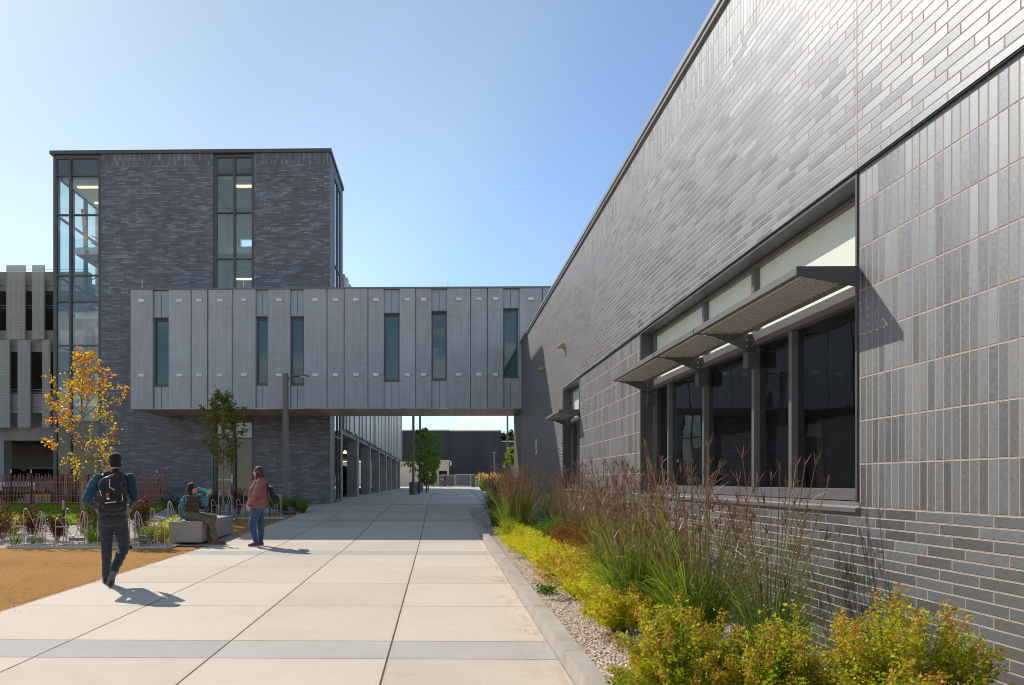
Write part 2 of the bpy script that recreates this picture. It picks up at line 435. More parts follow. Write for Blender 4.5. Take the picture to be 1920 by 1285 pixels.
M['infill'] = mat('blue_grey_infill', (.325, .35, .385), .4, .1, .06, 2)


def seam_mat(name, base, p, axis=0, dark=.45):
    m, g = new_mat(name)
    c3 = g.sep(g.obj); t = g.m('DIVIDE', c3[axis], p); f = g.m('FRACT', t)
    seam = g.rng(g.m('MINIMUM', f, g.m('SUBTRACT', 1.0, f)), .01, .03, 1, 0)
    rn = g.white(g.comb(g.m('FLOOR', t), 1.0, 4.0))[0]
    k = g.m('MULTIPLY', g.rng(rn, 0, 1, .78, 1.2), g.rng(seam, 0, 1, 1, dark))
    c = g.mix(1.0, base, g.n('ShaderNodeCombineColor', {0: k, 1: k, 2: k}).outputs[0], 'MULTIPLY')
    g.out(principled(g, c, .4, .2, g.bump(g.m('MULTIPLY', seam, -1.0), .01), .5))
    return m
M['soffit'] = seam_mat('soffit_panels', (.60, .47, .33), .62)
M['navy'] = seam_mat('navy_ribbed_cladding', (.022, .026, .036), 1.2, 0, .7)
M['corrug'] = seam_mat('wing_screen', (.42, .42, .42), .55, 1, .35)


def leaf_mat(name, stops, rough=.5, trans=.45, noise_mix=.45, nscale=2.5, tgain=1.15):
    m, g = new_mat(name)
    isl = g.n('ShaderNodeNewGeometry').outputs['Random Per Island']
    n = g.rng(g.noise(g.obj, nscale, 3), .3, .7, 0, 1)
    k = g.m('ADD', g.m('MULTIPLY', isl, 1 - noise_mix), g.m('MULTIPLY', n, noise_mix))
    c = g.ramp(k, stops)
    b = principled(g, c, rough, 0, None, .35)
    ct = g.mix(1.0, c, (tgain, tgain, tgain * .7), 'MULTIPLY')
    t = g.n('ShaderNodeBsdfTranslucent', {0: ct}).outputs[0]
    g.out(g.n('ShaderNodeMixShader', {0: trans, 1: b, 2: t}).outputs[0])
    return m
M['leaf_autumn'] = leaf_mat('autumn_leaves', [(0, (.26, .34, .03)), (.26, (.58, .50, .02)), (.48, (.70, .40, .012)), (.72, (.64, .20, .012)), (1, (.55, .06, .015))], .45, .5, .55, .75, 1.3)
M['leaf_maple'] = leaf_mat('maple_leaves', [(0, (.08, .11, .015)), (.5, (.16, .18, .022)), (.85, (.26, .21, .025)), (1, (.36, .16, .02))], .5, .4)
M['leaf_green'] = leaf_mat('fresh_green_leaves', [(0, (.07, .14, .018)), (.6, (.14, .26, .03)), (1, (.25, .37, .05))], .5, .55)
M['leaf_lime'] = leaf_mat('lime_leaves', [(0, (.12, .20, .02)), (.6, (.24, .33, .03)), (1, (.34, .40, .05))], .5, .5)
M['leaf_spirea'] = leaf_mat('spirea_leaves', [(0, (.14, .22, .015)), (.35, (.30, .37, .02)), (.7, (.52, .48, .02)), (1, (.68, .54, .03))], .4, .55, .5, 3.0)
M['leaf_gold'] = leaf_mat('golden_spirea_leaves', [(0, (.30, .38, .018)), (.4, (.58, .56, .02)), (.8, (.80, .66, .025)), (1, (.74, .50, .03))], .4, .55, .5, 3.0)
M['flower_rust'] = leaf_mat('rusty_flower_heads', [(0, (.34, .13, .03)), (.5, (.58, .26, .055)), (1, (.70, .42, .12))], .7, .3, .3)
M['leaf_rust'] = leaf_mat('rusty_shrub_leaves', [(0, (.10, .035, .012)), (.45, (.24, .075, .018)), (.8, (.36, .13, .03)), (1, (.30, .20, .04))], .5, .45)
M['leaf_barberry'] = leaf_mat('barberry_leaves', [(0, (.05, .013, .012)), (.5, (.13, .032, .022)), (1, (.24, .08, .04))], .5, .4)
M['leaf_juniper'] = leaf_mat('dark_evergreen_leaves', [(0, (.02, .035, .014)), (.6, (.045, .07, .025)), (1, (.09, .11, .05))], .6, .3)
M['blade'] = leaf_mat('grass_blades', [(0, (.06, .13, .012)), (.5, (.14, .23, .018)), (.85, (.27, .33, .03)), (1, (.42, .36, .14))], .5, .5, .3)
M['lawn_blade'] = leaf_mat('lawn_blades', [(0, (.14, .25, .015)), (.6, (.28, .42, .022)), (1, (.42, .52, .035))], .5, .5, .4, 1.2)
M['feather'] = leaf_mat('golden_plumes', [(0, (.55, .33, .09)), (.6, (.72, .48, .17)), (1, (.80, .60, .30))], .7, .4)
M['seed'] = leaf_mat('purple_seed_heads', [(0, (.13, .052, .05)), (.5, (.235, .118, .10)), (1, (.44, .28, .22))], .6, .35, .2)
M['bark'] = mat('grey_brown_bark', (.27, .21, .15), .9, 0, .3, 14, .006, 60)
M['bark_dk'] = mat('dark_bark', (.10, .075, .055), .9, 0, .3, 14, .006, 60)
M['twig'] = mat('shrub_twigs', (.16, .085, .05), .85, 0, .3, 20)


def stem_mat():
    m, g = new_mat('grass_stems')
    z = g.sep(g.obj)[2]
    isl = g.n('ShaderNodeNewGeometry').outputs['Random Per Island']
    k = g.m('ADD', g.m('MULTIPLY', z, .62), g.m('MULTIPLY', g.m('SUBTRACT', isl, .5), .5))
    c = g.ramp(k, [(.1, (.19, .27, .035)), (.42, (.35, .30, .085)), (.7, (.36, .20, .09)), (1, (.32, .165, .10))])
    b = principled(g, c, .5, 0, None, .4)
    g.out(b)
    return m
M['stem'] = stem_mat()


# ------------------------------------------------------------------ the ground
def sheet(name, ys, xl, xr, dz, m, kind='structure', nx=1, extra=None):
    """a strip of ground following the slope between x = xl(y) and xr(y)"""
    V, Q = [], []
    for y in ys:
        a, b = xl(y), xr(y)
        for i in range(nx + 1): V.append((a + (b - a) * i / nx, y, gz(y) + dz))
    for j in range(len(ys) - 1):
        for i in range(nx):
            k = j * (nx + 1) + i; Q.append((k, k + 1, k + nx + 2, k + nx + 1))
    o = raw_mesh(name, V, Q, m)
    o['kind'] = kind
    return o


def frange(a, b, s):
    n = max(1, int(math.ceil((b - a) / s))); return [a + (b - a) * i / n for i in range(n + 1)]


def lerp_tab(tab):
    def f(y):
        if y <= tab[0][0]: return tab[0][1]
        for (a, za), (b, zb) in zip(tab, tab[1:]):
            if y <= b: return za + (zb - za) * (y - a) / (b - a)
        return tab[-1][1]
    return f


sheet('ground', [-60, 0, 15, 19, 24, 28, 37, 80, 120, 300, 900], lambda y: -700, lambda y: 700, -.04, M['soil'])
path_l = lerp_tab([(-6, -4.82), (13.5, -4.82), (20, -4.62), (22.5, -4.5), (23.5, -4.9), (25.5, -6.2), (27.95, -6.6)])
path_r = lerp_tab([(-6, .97), (19.8, .97), (19.9, 1.5), (28, 2.6), (58, 4.2), (66, 9)])
sheet('pavement', frange(-6, 27.97, 1.0), path_l, path_r, .0, M['paving'])
sheet('pavement', frange(27.97, 84, 2.0), lambda y: -4.95, path_r, .001, M['paving'])
sheet('plaza', [84.02, 96, 112], lambda y: -34, lambda y: 40, -.003, M['paving'])
sheet('garage_floor', [31.2, 37, 60, 84], lambda y: -34, lambda y: -4.97, .004, M['asphalt'])
mulch_r = lambda y: path_l(y) - .004
sheet('mulch', frange(-6, 14.0, 1.0), lambda y: -40, mulch_r, -.006, M['mulch'], nx=3)
sheet('mulch_strip', frange(14.02, 22.4, .8), lambda y: -7.0 + .10 * (y - 14), mulch_r, -.008, M['mulch'])
sheet('gravel_bed', frange(14.02, 19.2, .8), lambda y: -40, lambda y: -7.0 + .10 * (y - 14) - .004, -.012, M['gravel'])
lawn_r = lambda y: -9.3 - .08 * (y - 19) + .25 * math.sin(y * .9)
sheet('lawn', frange(19.2, 28.3, .8), lambda y: -45, lawn_r, .004, M['turf'])
sheet('planting_bed', frange(19.22, 27.95, .8), lambda y: lawn_r(y) + .004, lambda y: min(-6.5 + 0 * y, path_l(y) - .004) if y < 22.4 else path_l(y) - .004, -.012, M['gravel'])
sheet('gravel_bed', frange(-4, 24.5, 1.0), lambda y: 1.10, lambda y: 3.02, .075, M['gravel'])

# kerb: battered face, real step
kb = MB()
ysk = frange(-6, 19.8, 1.2)
for y0, y1 in zip(ysk, ysk[1:]):
    a, b = gz(y0), gz(y1); e = .13 if y1 < 19 else .13
    x0, x1, x2 = .972, 1.0, 1.125
    kb.quad((x0, y0, a - .05), (x0 + .018, y0, a + e), (x0 + .018, y1, b + e), (x0, y1, b - .05))
    kb.quad((x0 + .018, y0, a + e), (x2, y0, a + e + .002), (x2, y1, b + e + .002), (x0 + .018, y1, b + e))
    kb.quad((x2, y0, a + e + .002), (x2 + .004, y0, a - .05), (x2 + .004, y1, b - .05), (x2, y1, b + e + .002))
ye, ze = 19.8, gz(19.8)
kb.quad((.972, ye, ze - .05), (.99, ye, ze + .13), (1.125, ye, ze + .132), (1.129, ye, ze - .05))
kerb = kb.build('kerb', M['kerb']); kerb['kind'] = 'structure'


# ------------------------------------------------------------------ wall helper
def cells(us, zs, holes):
    us = sorted(set(us)); zs = sorted(set(zs)); out = {}
    for i in range(len(us) - 1):
        for j in range(len(zs) - 1):
            cu, cz = (us[i] + us[i + 1]) / 2, (zs[j] + zs[j + 1]) / 2
            out[i, j] = not any(a < cu < b and c < cz < d for a, b, c, d in holes)
    return us, zs, out


def wall(mb, axis, u0, u1, z0, z1, p0, p1, holes=()):
    """shell of a wall; axis 'x': plane at x = p (front p0, back p1) spanned by y, z; axis 'y': plane at y = p spanned by x, z"""
    us = [u0, u1]; zs = [z0, z1]
    for a, b, c, d in holes: us += [min(max(a, u0), u1), min(max(b, u0), u1)]; zs += [min(max(c, z0), z1), min(max(d, z0), z1)]
    us, zs, on = cells(us, zs, holes)
    pt = (lambda u, z, p: (p, u, z)) if axis == 'x' else (lambda u, z, p: (u, p, z))
    for (i, j), k in on.items():
        if not k: continue
        a, b, c, d = us[i], us[i + 1], zs[j], zs[j + 1]
        mb.quad(pt(a, c, p0), pt(b, c, p0), pt(b, d, p0), pt(a, d, p0))
        mb.quad(pt(b, c, p1), pt(a, c, p1), pt(a, d, p1), pt(b, d, p1))
        for di, dj, e in ((-1, 0, ((a, c), (a, d))), (1, 0, ((b, d), (b, c))), (0, -1, ((b, c), (a, c))), (0, 1, ((a, d), (b, d)))):
            if not on.get((i + di, j + dj), False):
                (ua, za), (ub, zb) = e
                mb.quad(pt(ua, za, p0), pt(ub, zb, p0), pt(ub, zb, p1), pt(ua, za, p1))


# ------------------------------------------------------------------ near brick building (right)
W = 2.95; WR = 2.978
Y_END = 25.1; Y_NEAR = -5.0
Z_SILL, Z_LIN, Z_SOL, Z_TOP = 1.222, 3.605, 5.70, 6.31
BW = (5.01, 10.36); SW = (14.86, 16.73)
near = thing('brick_building', 'long grey brick building filling the right side, with metal sunshades over its dark windows', 'building', (W, 10, 0))
b = MB(); wall(b, 'x', Y_NEAR, Y_END, Z_LIN, Z_SOL, W, W + .26)
wall(b, 'x', SW[1], Y_END, gz(0) - .3, Z_LIN - .0005, W, W + .26)
b.build('upper_wall', M['brick'], near)
b = MB(); wall(b, 'x', Y_NEAR, Y_END, Z_SOL, Z_TOP, W + .002, W + .26); b.build('soldier_course', M['brick_s'], near)
for ya_, yb_ in ((Y_NEAR, BW[0]), (BW[1], SW[0])):
    b = MB(); wall(b, 'x', ya_, yb_, Z_SILL, Z_LIN - .001, WR, WR + .24); b.build('soldier_wall', M['brick_s'], near)
b = MB(); wall(b, 'x', Y_NEAR, SW[1] - .001, -.5, Z_SILL - .0005, WR - .004, WR + .24); b.build('lower_wall', M['brick'], near)
# steel angle under the upper brick, control joints, end return
b = MB(); b.box(W + .006, W + .12, Y_NEAR, SW[1], Z_LIN - .010, Z_LIN - .002); b.build('lintel_angle', M['black'], near)
M['seal'] = mat('joint_sealant', (.42, .33, .25), .8)
for yj in (10.42, 4.985): b = MB(); b.box(W - .0015, W + .01, yj - .005, yj + .005, Z_LIN, Z_SOL); b.build('control_joint', M['seal'], near)
b = MB(); wall(b, 'y', W + .261, 24, -.5, Z_TOP, Y_END, Y_END - .26); b.quad((24, Y_NEAR, -.5), (24, Y_END, -.5), (24, Y_END, Z_TOP), (24, Y_NEAR, Z_TOP)); b.build('end_wall', M['brick'], near)
b = MB(); b.box(W - .035, W + .36, Y_NEAR, Y_END + .03, Z_TOP + .001, Z_TOP + .05); b.box(W - .055, W + .36, Y_NEAR, Y_END + .05, Z_TOP + .052, Z_TOP + .12)
b.build('coping', M['coping'], near)
b = MB(); b.box(W + .37, 24, Y_NEAR, Y_END - .01, Z_TOP - .3, Z_TOP - .1); b.build('roof', M['metal_mid'], near)
# corner post at the far end under the bridge
b = MB(); b.box(W + .03, W + .19, Y_END + .01, 27.85, -.2, 4.0); b.build('corner_post', mat('bronze_post', (.13, .10, .07), .5), near)


def near_window(ya, yb, lower, upper, x_in=.165):
    """ribbon window set back in the wall: lower mullions, upper mullions (y values)"""
    xf = WR + x_in; xb = xf + .11; zt = 3.515; ztr0, ztr1 = 2.742, 2.868; zb = 1.345
    f = MB()
    def bar(y0, y1, z0, z1, dx=0.0): f.box(xf - dx, xb, y0, y1, z0, z1)
    bar(ya + .022, yb - .022, zt, Z_LIN - .045); bar(ya + .022, yb - .022, ztr0, ztr1, .03); bar(ya + .022, yb - .022, 1.255, zb)
    for y0, y1 in ((ya + .022, ya + .07), (yb - .09, yb - .022)):
        bar(y0, y1, zb + .001, ztr0 - .001); bar(y0, y1, ztr1 + .001, zt - .001)
    for y in lower: bar(y - .027, y + .027, zb + .001, ztr0 - .001, .012)
    for y in upper: bar(y - .032, y + .032, ztr1 + .001, zt - .001, .012)
    win = f.build('window', M['alum'], near, bevel=.003)
    r = MB()
    r.box(WR - .012, xb, yb - .021, yb - .003, Z_SILL + .03, Z_LIN - .012); r.box(WR - .012, xb, ya + .003, ya + .021, Z_SILL + .03, Z_LIN - .012)
    r.box(WR - .012, xb, ya + .022, yb - .022, Z_LIN - .040, Z_LIN - .014)
    r.build('reveal_lining', M['metal_dk'], win)
    s = MB(); s.prism([(WR - .03, 0, 1.18), (WR - .03, 0, 1.208), (xf + .02, 0, 1.252), (xf + .02, 0, 1.21)], (0, .1, 0))
    s.v = [(x, ya - .01 if y == 0 else yb + .01, z) for x, y, z in s.v]
    s.build('sill', M['alum'], win)
    ly = [ya + .07] + sorted(lower) + [yb - .09]
    for a, c in zip(ly, ly[1:]):
        a2, c2 = a + (.032 if a != ly[0] else 0), c - (.032 if c != ly[-1] else 0)
        g = MB(); g.box(xf + .045, xf + .055, a2, c2, zb, ztr0); g.build('pane', M['glass_dark'], win)
    uy = [ya + .07] + sorted(upper) + [yb - .09]
    for a, c in zip(uy, uy[1:]):
        a2, c2 = a + (.032 if a != uy[0] else 0), c - (.032 if c != uy[-1] else 0)
        g = MB(); g.box(xf + .045, xf + .055, a2, c2, ztr1, zt); g.build('frosted_panel', M['frosted'], win)
    g = MB(); g.box(xf + .13, xf + .14, ya - .02, yb + .02, Z_SILL, ztr0 + .02); g.build('roller_shade', M['shade_cloth'], win)


near_window(*BW, [9.62, 8.34, 7.03, 6.29], [8.34, 7.03])
near_window(*SW, [15.9], [])


def sunshade(ya, yb, near_plate, brackets):
    """one length of canopy: fascia, expanded-metal soffit of tilted strands, carrying brackets"""
    xo, xi, zt = 2.545, 3.03, 2.925
    f = MB()
    f.box(xo, xo + .045, ya, yb, zt - .052, zt); f.box(xi - .035, xi, ya + .012, yb - .012, zt - .075, zt - .025)
    for y in (ya, yb - .012): f.box(xo + .046, xi - .036, y, y + .012, zt - .056, zt - .004)
    sh = f.build('sunshade', M['metal_mid'], near)
    V, Q = [], []
    nyc = int((yb - ya - .03) / .072); nxr = 9; dx = (xi - .04 - xo - .05) / nxr
    for i in range(nxr):
        for j in range(nyc):
            y0 = ya + .018 + (j + .5 * (i % 2)) * .072; x0 = xo + .05 + i * dx; k = len(V)
            if y0 + .07 > yb - .012: continue
            z0, z1 = zt - .038, zt - .034
            V += [(x0 + dx * .24, y0 - .002, z1), (x0 + dx * .62, y0 - .002, z0), (x0 + dx * .92, y0 + .012, z0 - .002), (x0 + dx * .92, y0 + .060, z0 - .002), (x0 + dx * .62, y0 + .074, z0), (x0 + dx * .24, y0 + .074, z1)]
            Q += [(k, k + 1, k + 4, k + 5), (k + 1, k + 2, k + 3, k + 4)]
    V = np.array(V) - np.array(wloc(sh)); o = raw_mesh('expanded_mesh', V, Q, M['mesh'], sh)
    md = o.modifiers.new('solid', 'SOLIDIFY'); md.thickness = .022
    for y in brackets:
        k = MB()
        k.prism([(xo + .05, y, zt - .058), (xi + .115, y, zt - .058), (xi + .115, y, zt - .24), (xi - .02, y, zt - .20), (xo + .2, y, zt - .085)], (0, .012, 0))
        k.box(xi + .02, xi + .115, y - .05, y + .062, zt - .40, zt - .245)
        br = k.build('bracket', M['metal_dk'], sh)
        for bx, bz in ((xi + .03, -.12), (xi + .085, -.12), (xi + .03, -.18), (xi + .085, -.18)):
            k = MB(); k.lathe((bx, y - .005, zt + bz), [(.011, 0), (.011, .004)], 'y', 10); k.build('bolt', M['galv'], sh)
    if near_plate:
        k = MB(); k.prism([(xo - .004, ya - .012, zt - .06), (xo - .004, ya - .012, zt + .004), (xi + .11, ya - .012, zt + .004), (xi + .11, ya - .012, zt - .175)], (0, .010, 0))
        k.build('end_plate', M['metal_dk'], sh)


M['mesh'] = mat('expanded_metal', (.52, .51, .49), .5, .1, .1, 8)
sunshade(5.022, 7.02, True, [7.0]); sunshade(7.04, 8.33, False, [8.31]); sunshade(8.35, 10.33, False, [10.30])
sunshade(14.875, 16.72, True, [16.69])
for yy in (16.4, 19.7):
    k = MB(); k.prism([(W, yy, 4.62), (W - .06, yy, 4.66), (W - .17, yy, 4.56), (W - .17, yy, 4.53), (W - .05, yy, 4.54), (W, yy, 4.52)], (0, .13, 0)); k.build('wall_light', M['tan'], near, bevel=.008)
k = MB(); k.box(W - .012, W, 21.15, 21.32, 2.22, 2.68); pl = k.build('wall_plaque', M['white'], near)
k = MB()
for i in range(6): k.box(W - .014, W - .0125, 21.20, 21.27 - .01 * (i % 2), 2.28 + i * .062, 2.315 + i * .062)
k.build('plaque_lettering', M['metal_dk'], pl)
k = MB(); k.box(WR - .012, WR - .003, 7.9, 8.02, .98, 1.0); k.build('weep_vent', M['white'], near)

# ------------------------------------------------------------------ stair tower
TY = 28.0; TB = 31.7; TL, TR = at(98, 600, TY).x, at(619, 600, TY).x
tz = lambda py: at(300, py, TY).z
tx = lambda px: at(px, 500, TY).x
T_TOP = 14.62; T_SOL = tz(310)
G1 = (tx(107.5), tx(190)); G2 = (tx(400), tx(476.6)); TG = gz(28) - .3
tower = thing('stair_tower', 'tall dark brick stair tower with glazed corner and a vertical strip of windows', 'building', ((TL + TR) / 2, TY, 0))
SY = (29.05, 30.95)
b = MB()
wall(b, 'y', TL, TR, TG, T_SOL, TY, TY + .3, [(TL - 1, G1[1], TG - 1, 20), (G2[0], G2[1], TG - 1, 20)])
wall(b, 'x', TY + .302, TB, TG, T_SOL, TR, TR - .3, [(SY[0], SY[1], TG - 1, 14.2)])
b.build('brick_wall', M['brick_t'], tower)
b = MB()
wall(b, 'y', TL, TR, T_SOL + .001, T_TOP, TY + .002, TY + .3, [(TL - 1, G1[1], 0, 20), (G2[0], G2[1], 0, 20)])
wall(b, 'x', TY + .302, TB, T_SOL + .001, T_TOP, TR - .002, TR - .3, [(SY[0], SY[1], 0, 14.2)])
b.build('soldier_course', M['brick_ts'], tower)
b = MB(); b.box(TL - .08, TR + .06, TY - .07, TB + .05, T_TOP + .001, T_TOP + .14); b.build('roof', M['metal_dk'], tower)
b = MB()
rw = (tx(453) , 0)
hole = (at(453, 460, TB).x, at(475, 460, TB).x, at(460, 485, TB).z, at(460, 451, TB).z)
wall(b, 'y', TL + .02, TR - .31, TG, T_TOP, TB, TB - .2, [hole])
b.build('rear_wall', M['drywall'], tower)
b = MB()
for z in (4.6, 8.3, 11.0): b.box(TL + .25, TR - .32, TY + 1.3, TB - .21, z, z + .3)
b.box(TL + .25, TR - .32, TY + .35, TB - .21, T_TOP - .9, T_TOP - .7)
b.box(TL + 3.6, TL + 3.75, TY + .31, TB - .21, TG, T_TOP - .95); b.box(G2[1] + .3, G2[1] + .45, TY + .31, TB - .21, TG, T_TOP - .95); b.box(G2[0] - .6, G2[0] - .45, TY + .31, TB - .21, TG, T_TOP - .95)
b.build('interior_floors', M['drywall'], tower)
# stair flights behind the corner glazing
b = MB()
for k, (z0, z1) in enumerate(((.6, 2.6), (2.6, 4.7), (4.7, 6.6), (6.6, 8.5), (8.5, 9.8), (9.8, 11.1))):
    xa, xb = (TL + .5, TL + 3.3) if k % 2 == 0 else (TL + 3.3, TL + .5); yy = TY + .9 if k % 2 == 0 else TY + 2.2
    n = 10
    for i in range(n):
        f0, f1 = i / n, (i + 1) / n; xs = sorted((xa + (xb - xa) * f0, xa + (xb - xa) * f1)); zz = z0 + (z1 - z0) * f1
        b.box(xs[0], xs[1] - .002, yy, yy + 1.0, zz - .06, zz)
    for dz in (.0, .35, .7, 1.0): b.tube([(xa, yy - .02, z0 + dz), (xb, yy - .02, z1 + dz)], .025 if dz else .10, 5)
b.build('stair', M['alum'], tower)
em, g = new_mat('warm_lamp'); g.out(g.n('ShaderNodeEmission', {0: (1, .62, .35, 1), 1: 1.7}).outputs[0]); M['lamp'] = em
for px0, px1, py in ((443, 473, 349), (145, 187, 350.5), (443, 473, 523), (177, 187, 380)):
    p, q = at(px0, py, TY + .9), at(px1, py, TY + .9); b = MB(); b.box(p.x, q.x, TY + .9, TY + 1.0, p.z - .03, p.z + .03); b.build('ceiling_light', M['lamp'], tower)


def glazing(parent, axis, u0, u1, z0, z1, p, mull, trans, name='window', d=.14, fw=.09, spandrel=None, fat=.05):
    """curtain wall: frame in one mesh, each pane a sub-part"""
    f = MB()
    bx = (lambda a, b_, c, e, q0=0, q1=0: f.box(p - q0, p + d + q1, a, b_, c, e)) if axis == 'x' else (lambda a, b_, c, e, q0=0, q1=0: f.box(a, b_, p - q0, p + d + q1, c, e))
    bx(u0, u0 + fw, z0, z1); bx(u1 - fw, u1, z0, z1); bx(u0 + fw + .001, u1 - fw - .001, z1 - fw, z1); bx(u0 + fw + .001, u1 - fw - .001, z0, z0 + fw)
    for a in mull: bx(a - fat / 2 - .02, a + fat / 2 + .02, z0 + fw + .001, z1 - fw - .001, .02)
    for a in trans: bx(u0 + fw + .001, u1 - fw - .001, a - fat / 2, a + fat / 2, -.004, -.004)
    w = f.build(name, M['metal_dk'], parent)
    us = [u0 + fw] + sorted(mull) + [u1 - fw]; zs = [z0 + fw] + sorted(trans) + [z1 - fw]
    for i in range(len(us) - 1):
        for j in range(len(zs) - 1):
            a, c = us[i] + (.046 if i else 0), us[i + 1] - (.046 if i < len(us) - 2 else 0)
            e, h = zs[j] + (.026 if j else 0), zs[j + 1] - (.026 if j < len(zs) - 2 else 0)
            q = MB(); m = M['glass_tower']
            if spandrel and e > spandrel: m = M['glass_spandrel']
            if h < 4.2: m = M['glass_door']
            if axis == 'x': q.box(p + d * .45, p + d * .55, a, c, e, h)
            else: q.box(a, c, p + d * .45, p + d * .55, e, h)
            q.build('pane', m, w)
    return w


tr1 = [tz(y) for y in (327, 401, 515, 564, 647, 696, 790, 860)]
glazing(tower, 'y', TL + .02, G1[1], TG + .2, T_TOP - .01, TY + .03, [tx(131)], tr1, fw=.14, spandrel=tr1[0])
glazing(tower, 'x', TY + .18, TB - .02, TG + .2, T_TOP - .01, TL + .03, [29.4, 30.5], tr1, fw=.12, spandrel=tr1[0])
tr2 = [tz(y) for y in (326, 398, 485, 560, 700, 822)]
w2 = glazing(tower, 'y', G2[0], G2[1], TG + .35, T_TOP - .02, TY + .06, [tx(438.5)], tr2, fw=.12, spandrel=tr2[0])
k = MB(); k.box(tx(401), tx(404), TY + .02, TY + .055, gz(28), tz(822)); k.box(tx(432), tx(441), TY + .02, TY + .055, gz(28), tz(822)); k.box(tx(404.2), tx(431.8), TY + .02, TY + .055, gz(28), gz(28) + .25)
dr = k.build('door', M['metal_dk'], tower)
k = MB(); k.box(tx(409), tx(434), TY - .05, TY - .02, gz(28) + .93, gz(28) + .98); k.box(tx(434), tx(437), TY - .05, TY + .018, gz(28) + .82, gz(28) + 1.18); k.build('push_bar', M['galv'], dr)
glazing(tower, 'x', SY[0], SY[1], TG + .35, 14.2, TR - .075, [30.1], [3.3, 7.0, 10.5], fw=.07, d=.09)
# coloured art strip hanging inside the corner glazing
k = MB(); cols = [(.55, .05, .04), (.75, .5, .5), (.6, .10, .05), (.75, .45, .05), (.3, .5, .12)]
mats = [mat('art_panel_colour', c, .6) for c in cols]
for i in range(11):
    k.cur = (i * 3) % 5; x0 = at(152 + i * .7, 400, TY + .5).x
    p = at(156, 392 + i * 8.5, TY + .5); k.box(x0, x0 + .16, TY + .5, TY + .52, p.z - .17, p.z)
k.build('hanging_art', mats, tower)

# ------------------------------------------------------------------ sky bridge
BY = 25.12
bx_ = lambda px: at(px, 600, BY).x
bz_ = lambda py: at(600, py, BY).z
B_TOP, B_BOT = 8.40, 4.03
BL, BRT = bx_(245), 9.5
bridge = thing('sky_bridge', 'grey enclosed footbridge clad in perforated screens, crossing above the walkway', 'bridge', (BL, BY, B_BOT))
b = MB(); wall(b, 'y', BL + .03, BRT, B_BOT + .02, B_TOP - .075, BY + .09, BY + .3, [(bx_(p0), bx_(p1), bz_(q1), bz_(q0)) for p0, p1, q0, q1 in
    ((287.2, 314.3, 595.5, 722), (480, 500.7, 594, 720.5), (544.7, 569.4, 594, 720.5), (720, 748.7, 588.7, 714), (809.4, 837.5, 585.2, 712), (944, 971.7, 580.6, 707.5))])
b.quad((BL + .03, BY + .14, B_BOT + .02), (BL + .03, 27.9, B_BOT + .02), (BL + .03, 27.9, B_TOP - .12), (BL + .03, BY + .14, B_TOP - .12))
b.quad((BL + .03, 27.9, B_BOT + .02), (BRT, 27.9, B_BOT + .02), (BRT, 27.9, B_TOP - .12), (BL + .03, 27.9, B_TOP - .12))
b.build('infill_wall', M['infill'], bridge)
b = MB(); b.box(BL - .02, BRT, BY - .012, 27.95, B_TOP - .07, B_TOP); b.build('roof', M['metal_mid'], bridge)
b = MB(); b.box(BL + .01, BRT, BY + .02, 27.95, B_BOT - .015, B_BOT + .012); b.build('soffit', M['soffit'], bridge)
b = MB(); b.box(BL + .2, BRT, BY + .4, 27.7, B_BOT + .05, B_BOT + .25); b.box(BL + .2, BRT, BY + 2.0, BY + 2.1, B_BOT + .3, B_TOP - .1); b.build('interior_floor', M['drywall'], bridge)
pans = [(244.8, 286.7), (316, 357.9), (359, 389), (390.5, 435), (436, 479.6), (502.8, 544.2), (569.8, 612.8), (613.7, 644.9), (645.8, 689.5), (690.4, 719.8),
        (749.2, 779), (780, 809), (838, 881.8), (882.8, 913.4), (914.3, 943.7), (974, 1016.4), (1017.2, 1050), (1051, 1090)]
rb = random.Random(4)
for i, (p0, p1) in enumerate(pans):
    x0, x1 = bx_(p0), bx_(p1); k = MB()
    n = max(4, int((x1 - x0) / .075)); ys = BY - (.0 if i % 2 else .012)
    k.box(x0 + .008, x1 - .008, ys, ys + .06, B_BOT, B_TOP - .075)
    pn = k.build('screen_panel', M['perf'], bridge)
    for py in (562.8, 703.4):
        xc, zc = (x0 + x1) / 2, bz_(py) - .0
        q = MB(); q.box(xc - .095, xc + .095, ys - .05, ys - .001, zc - .05, zc + .05); q.box(xc - .06, xc + .06, ys - .06, ys - .051, zc - .02, zc + .025)
        q.build('bracket_cover', M['bracketm'] if 'bracketm' in M else M.setdefault('bracketm', mat('pale_bracket', (.80, .77, .73), .5)), pn, bevel=.01)
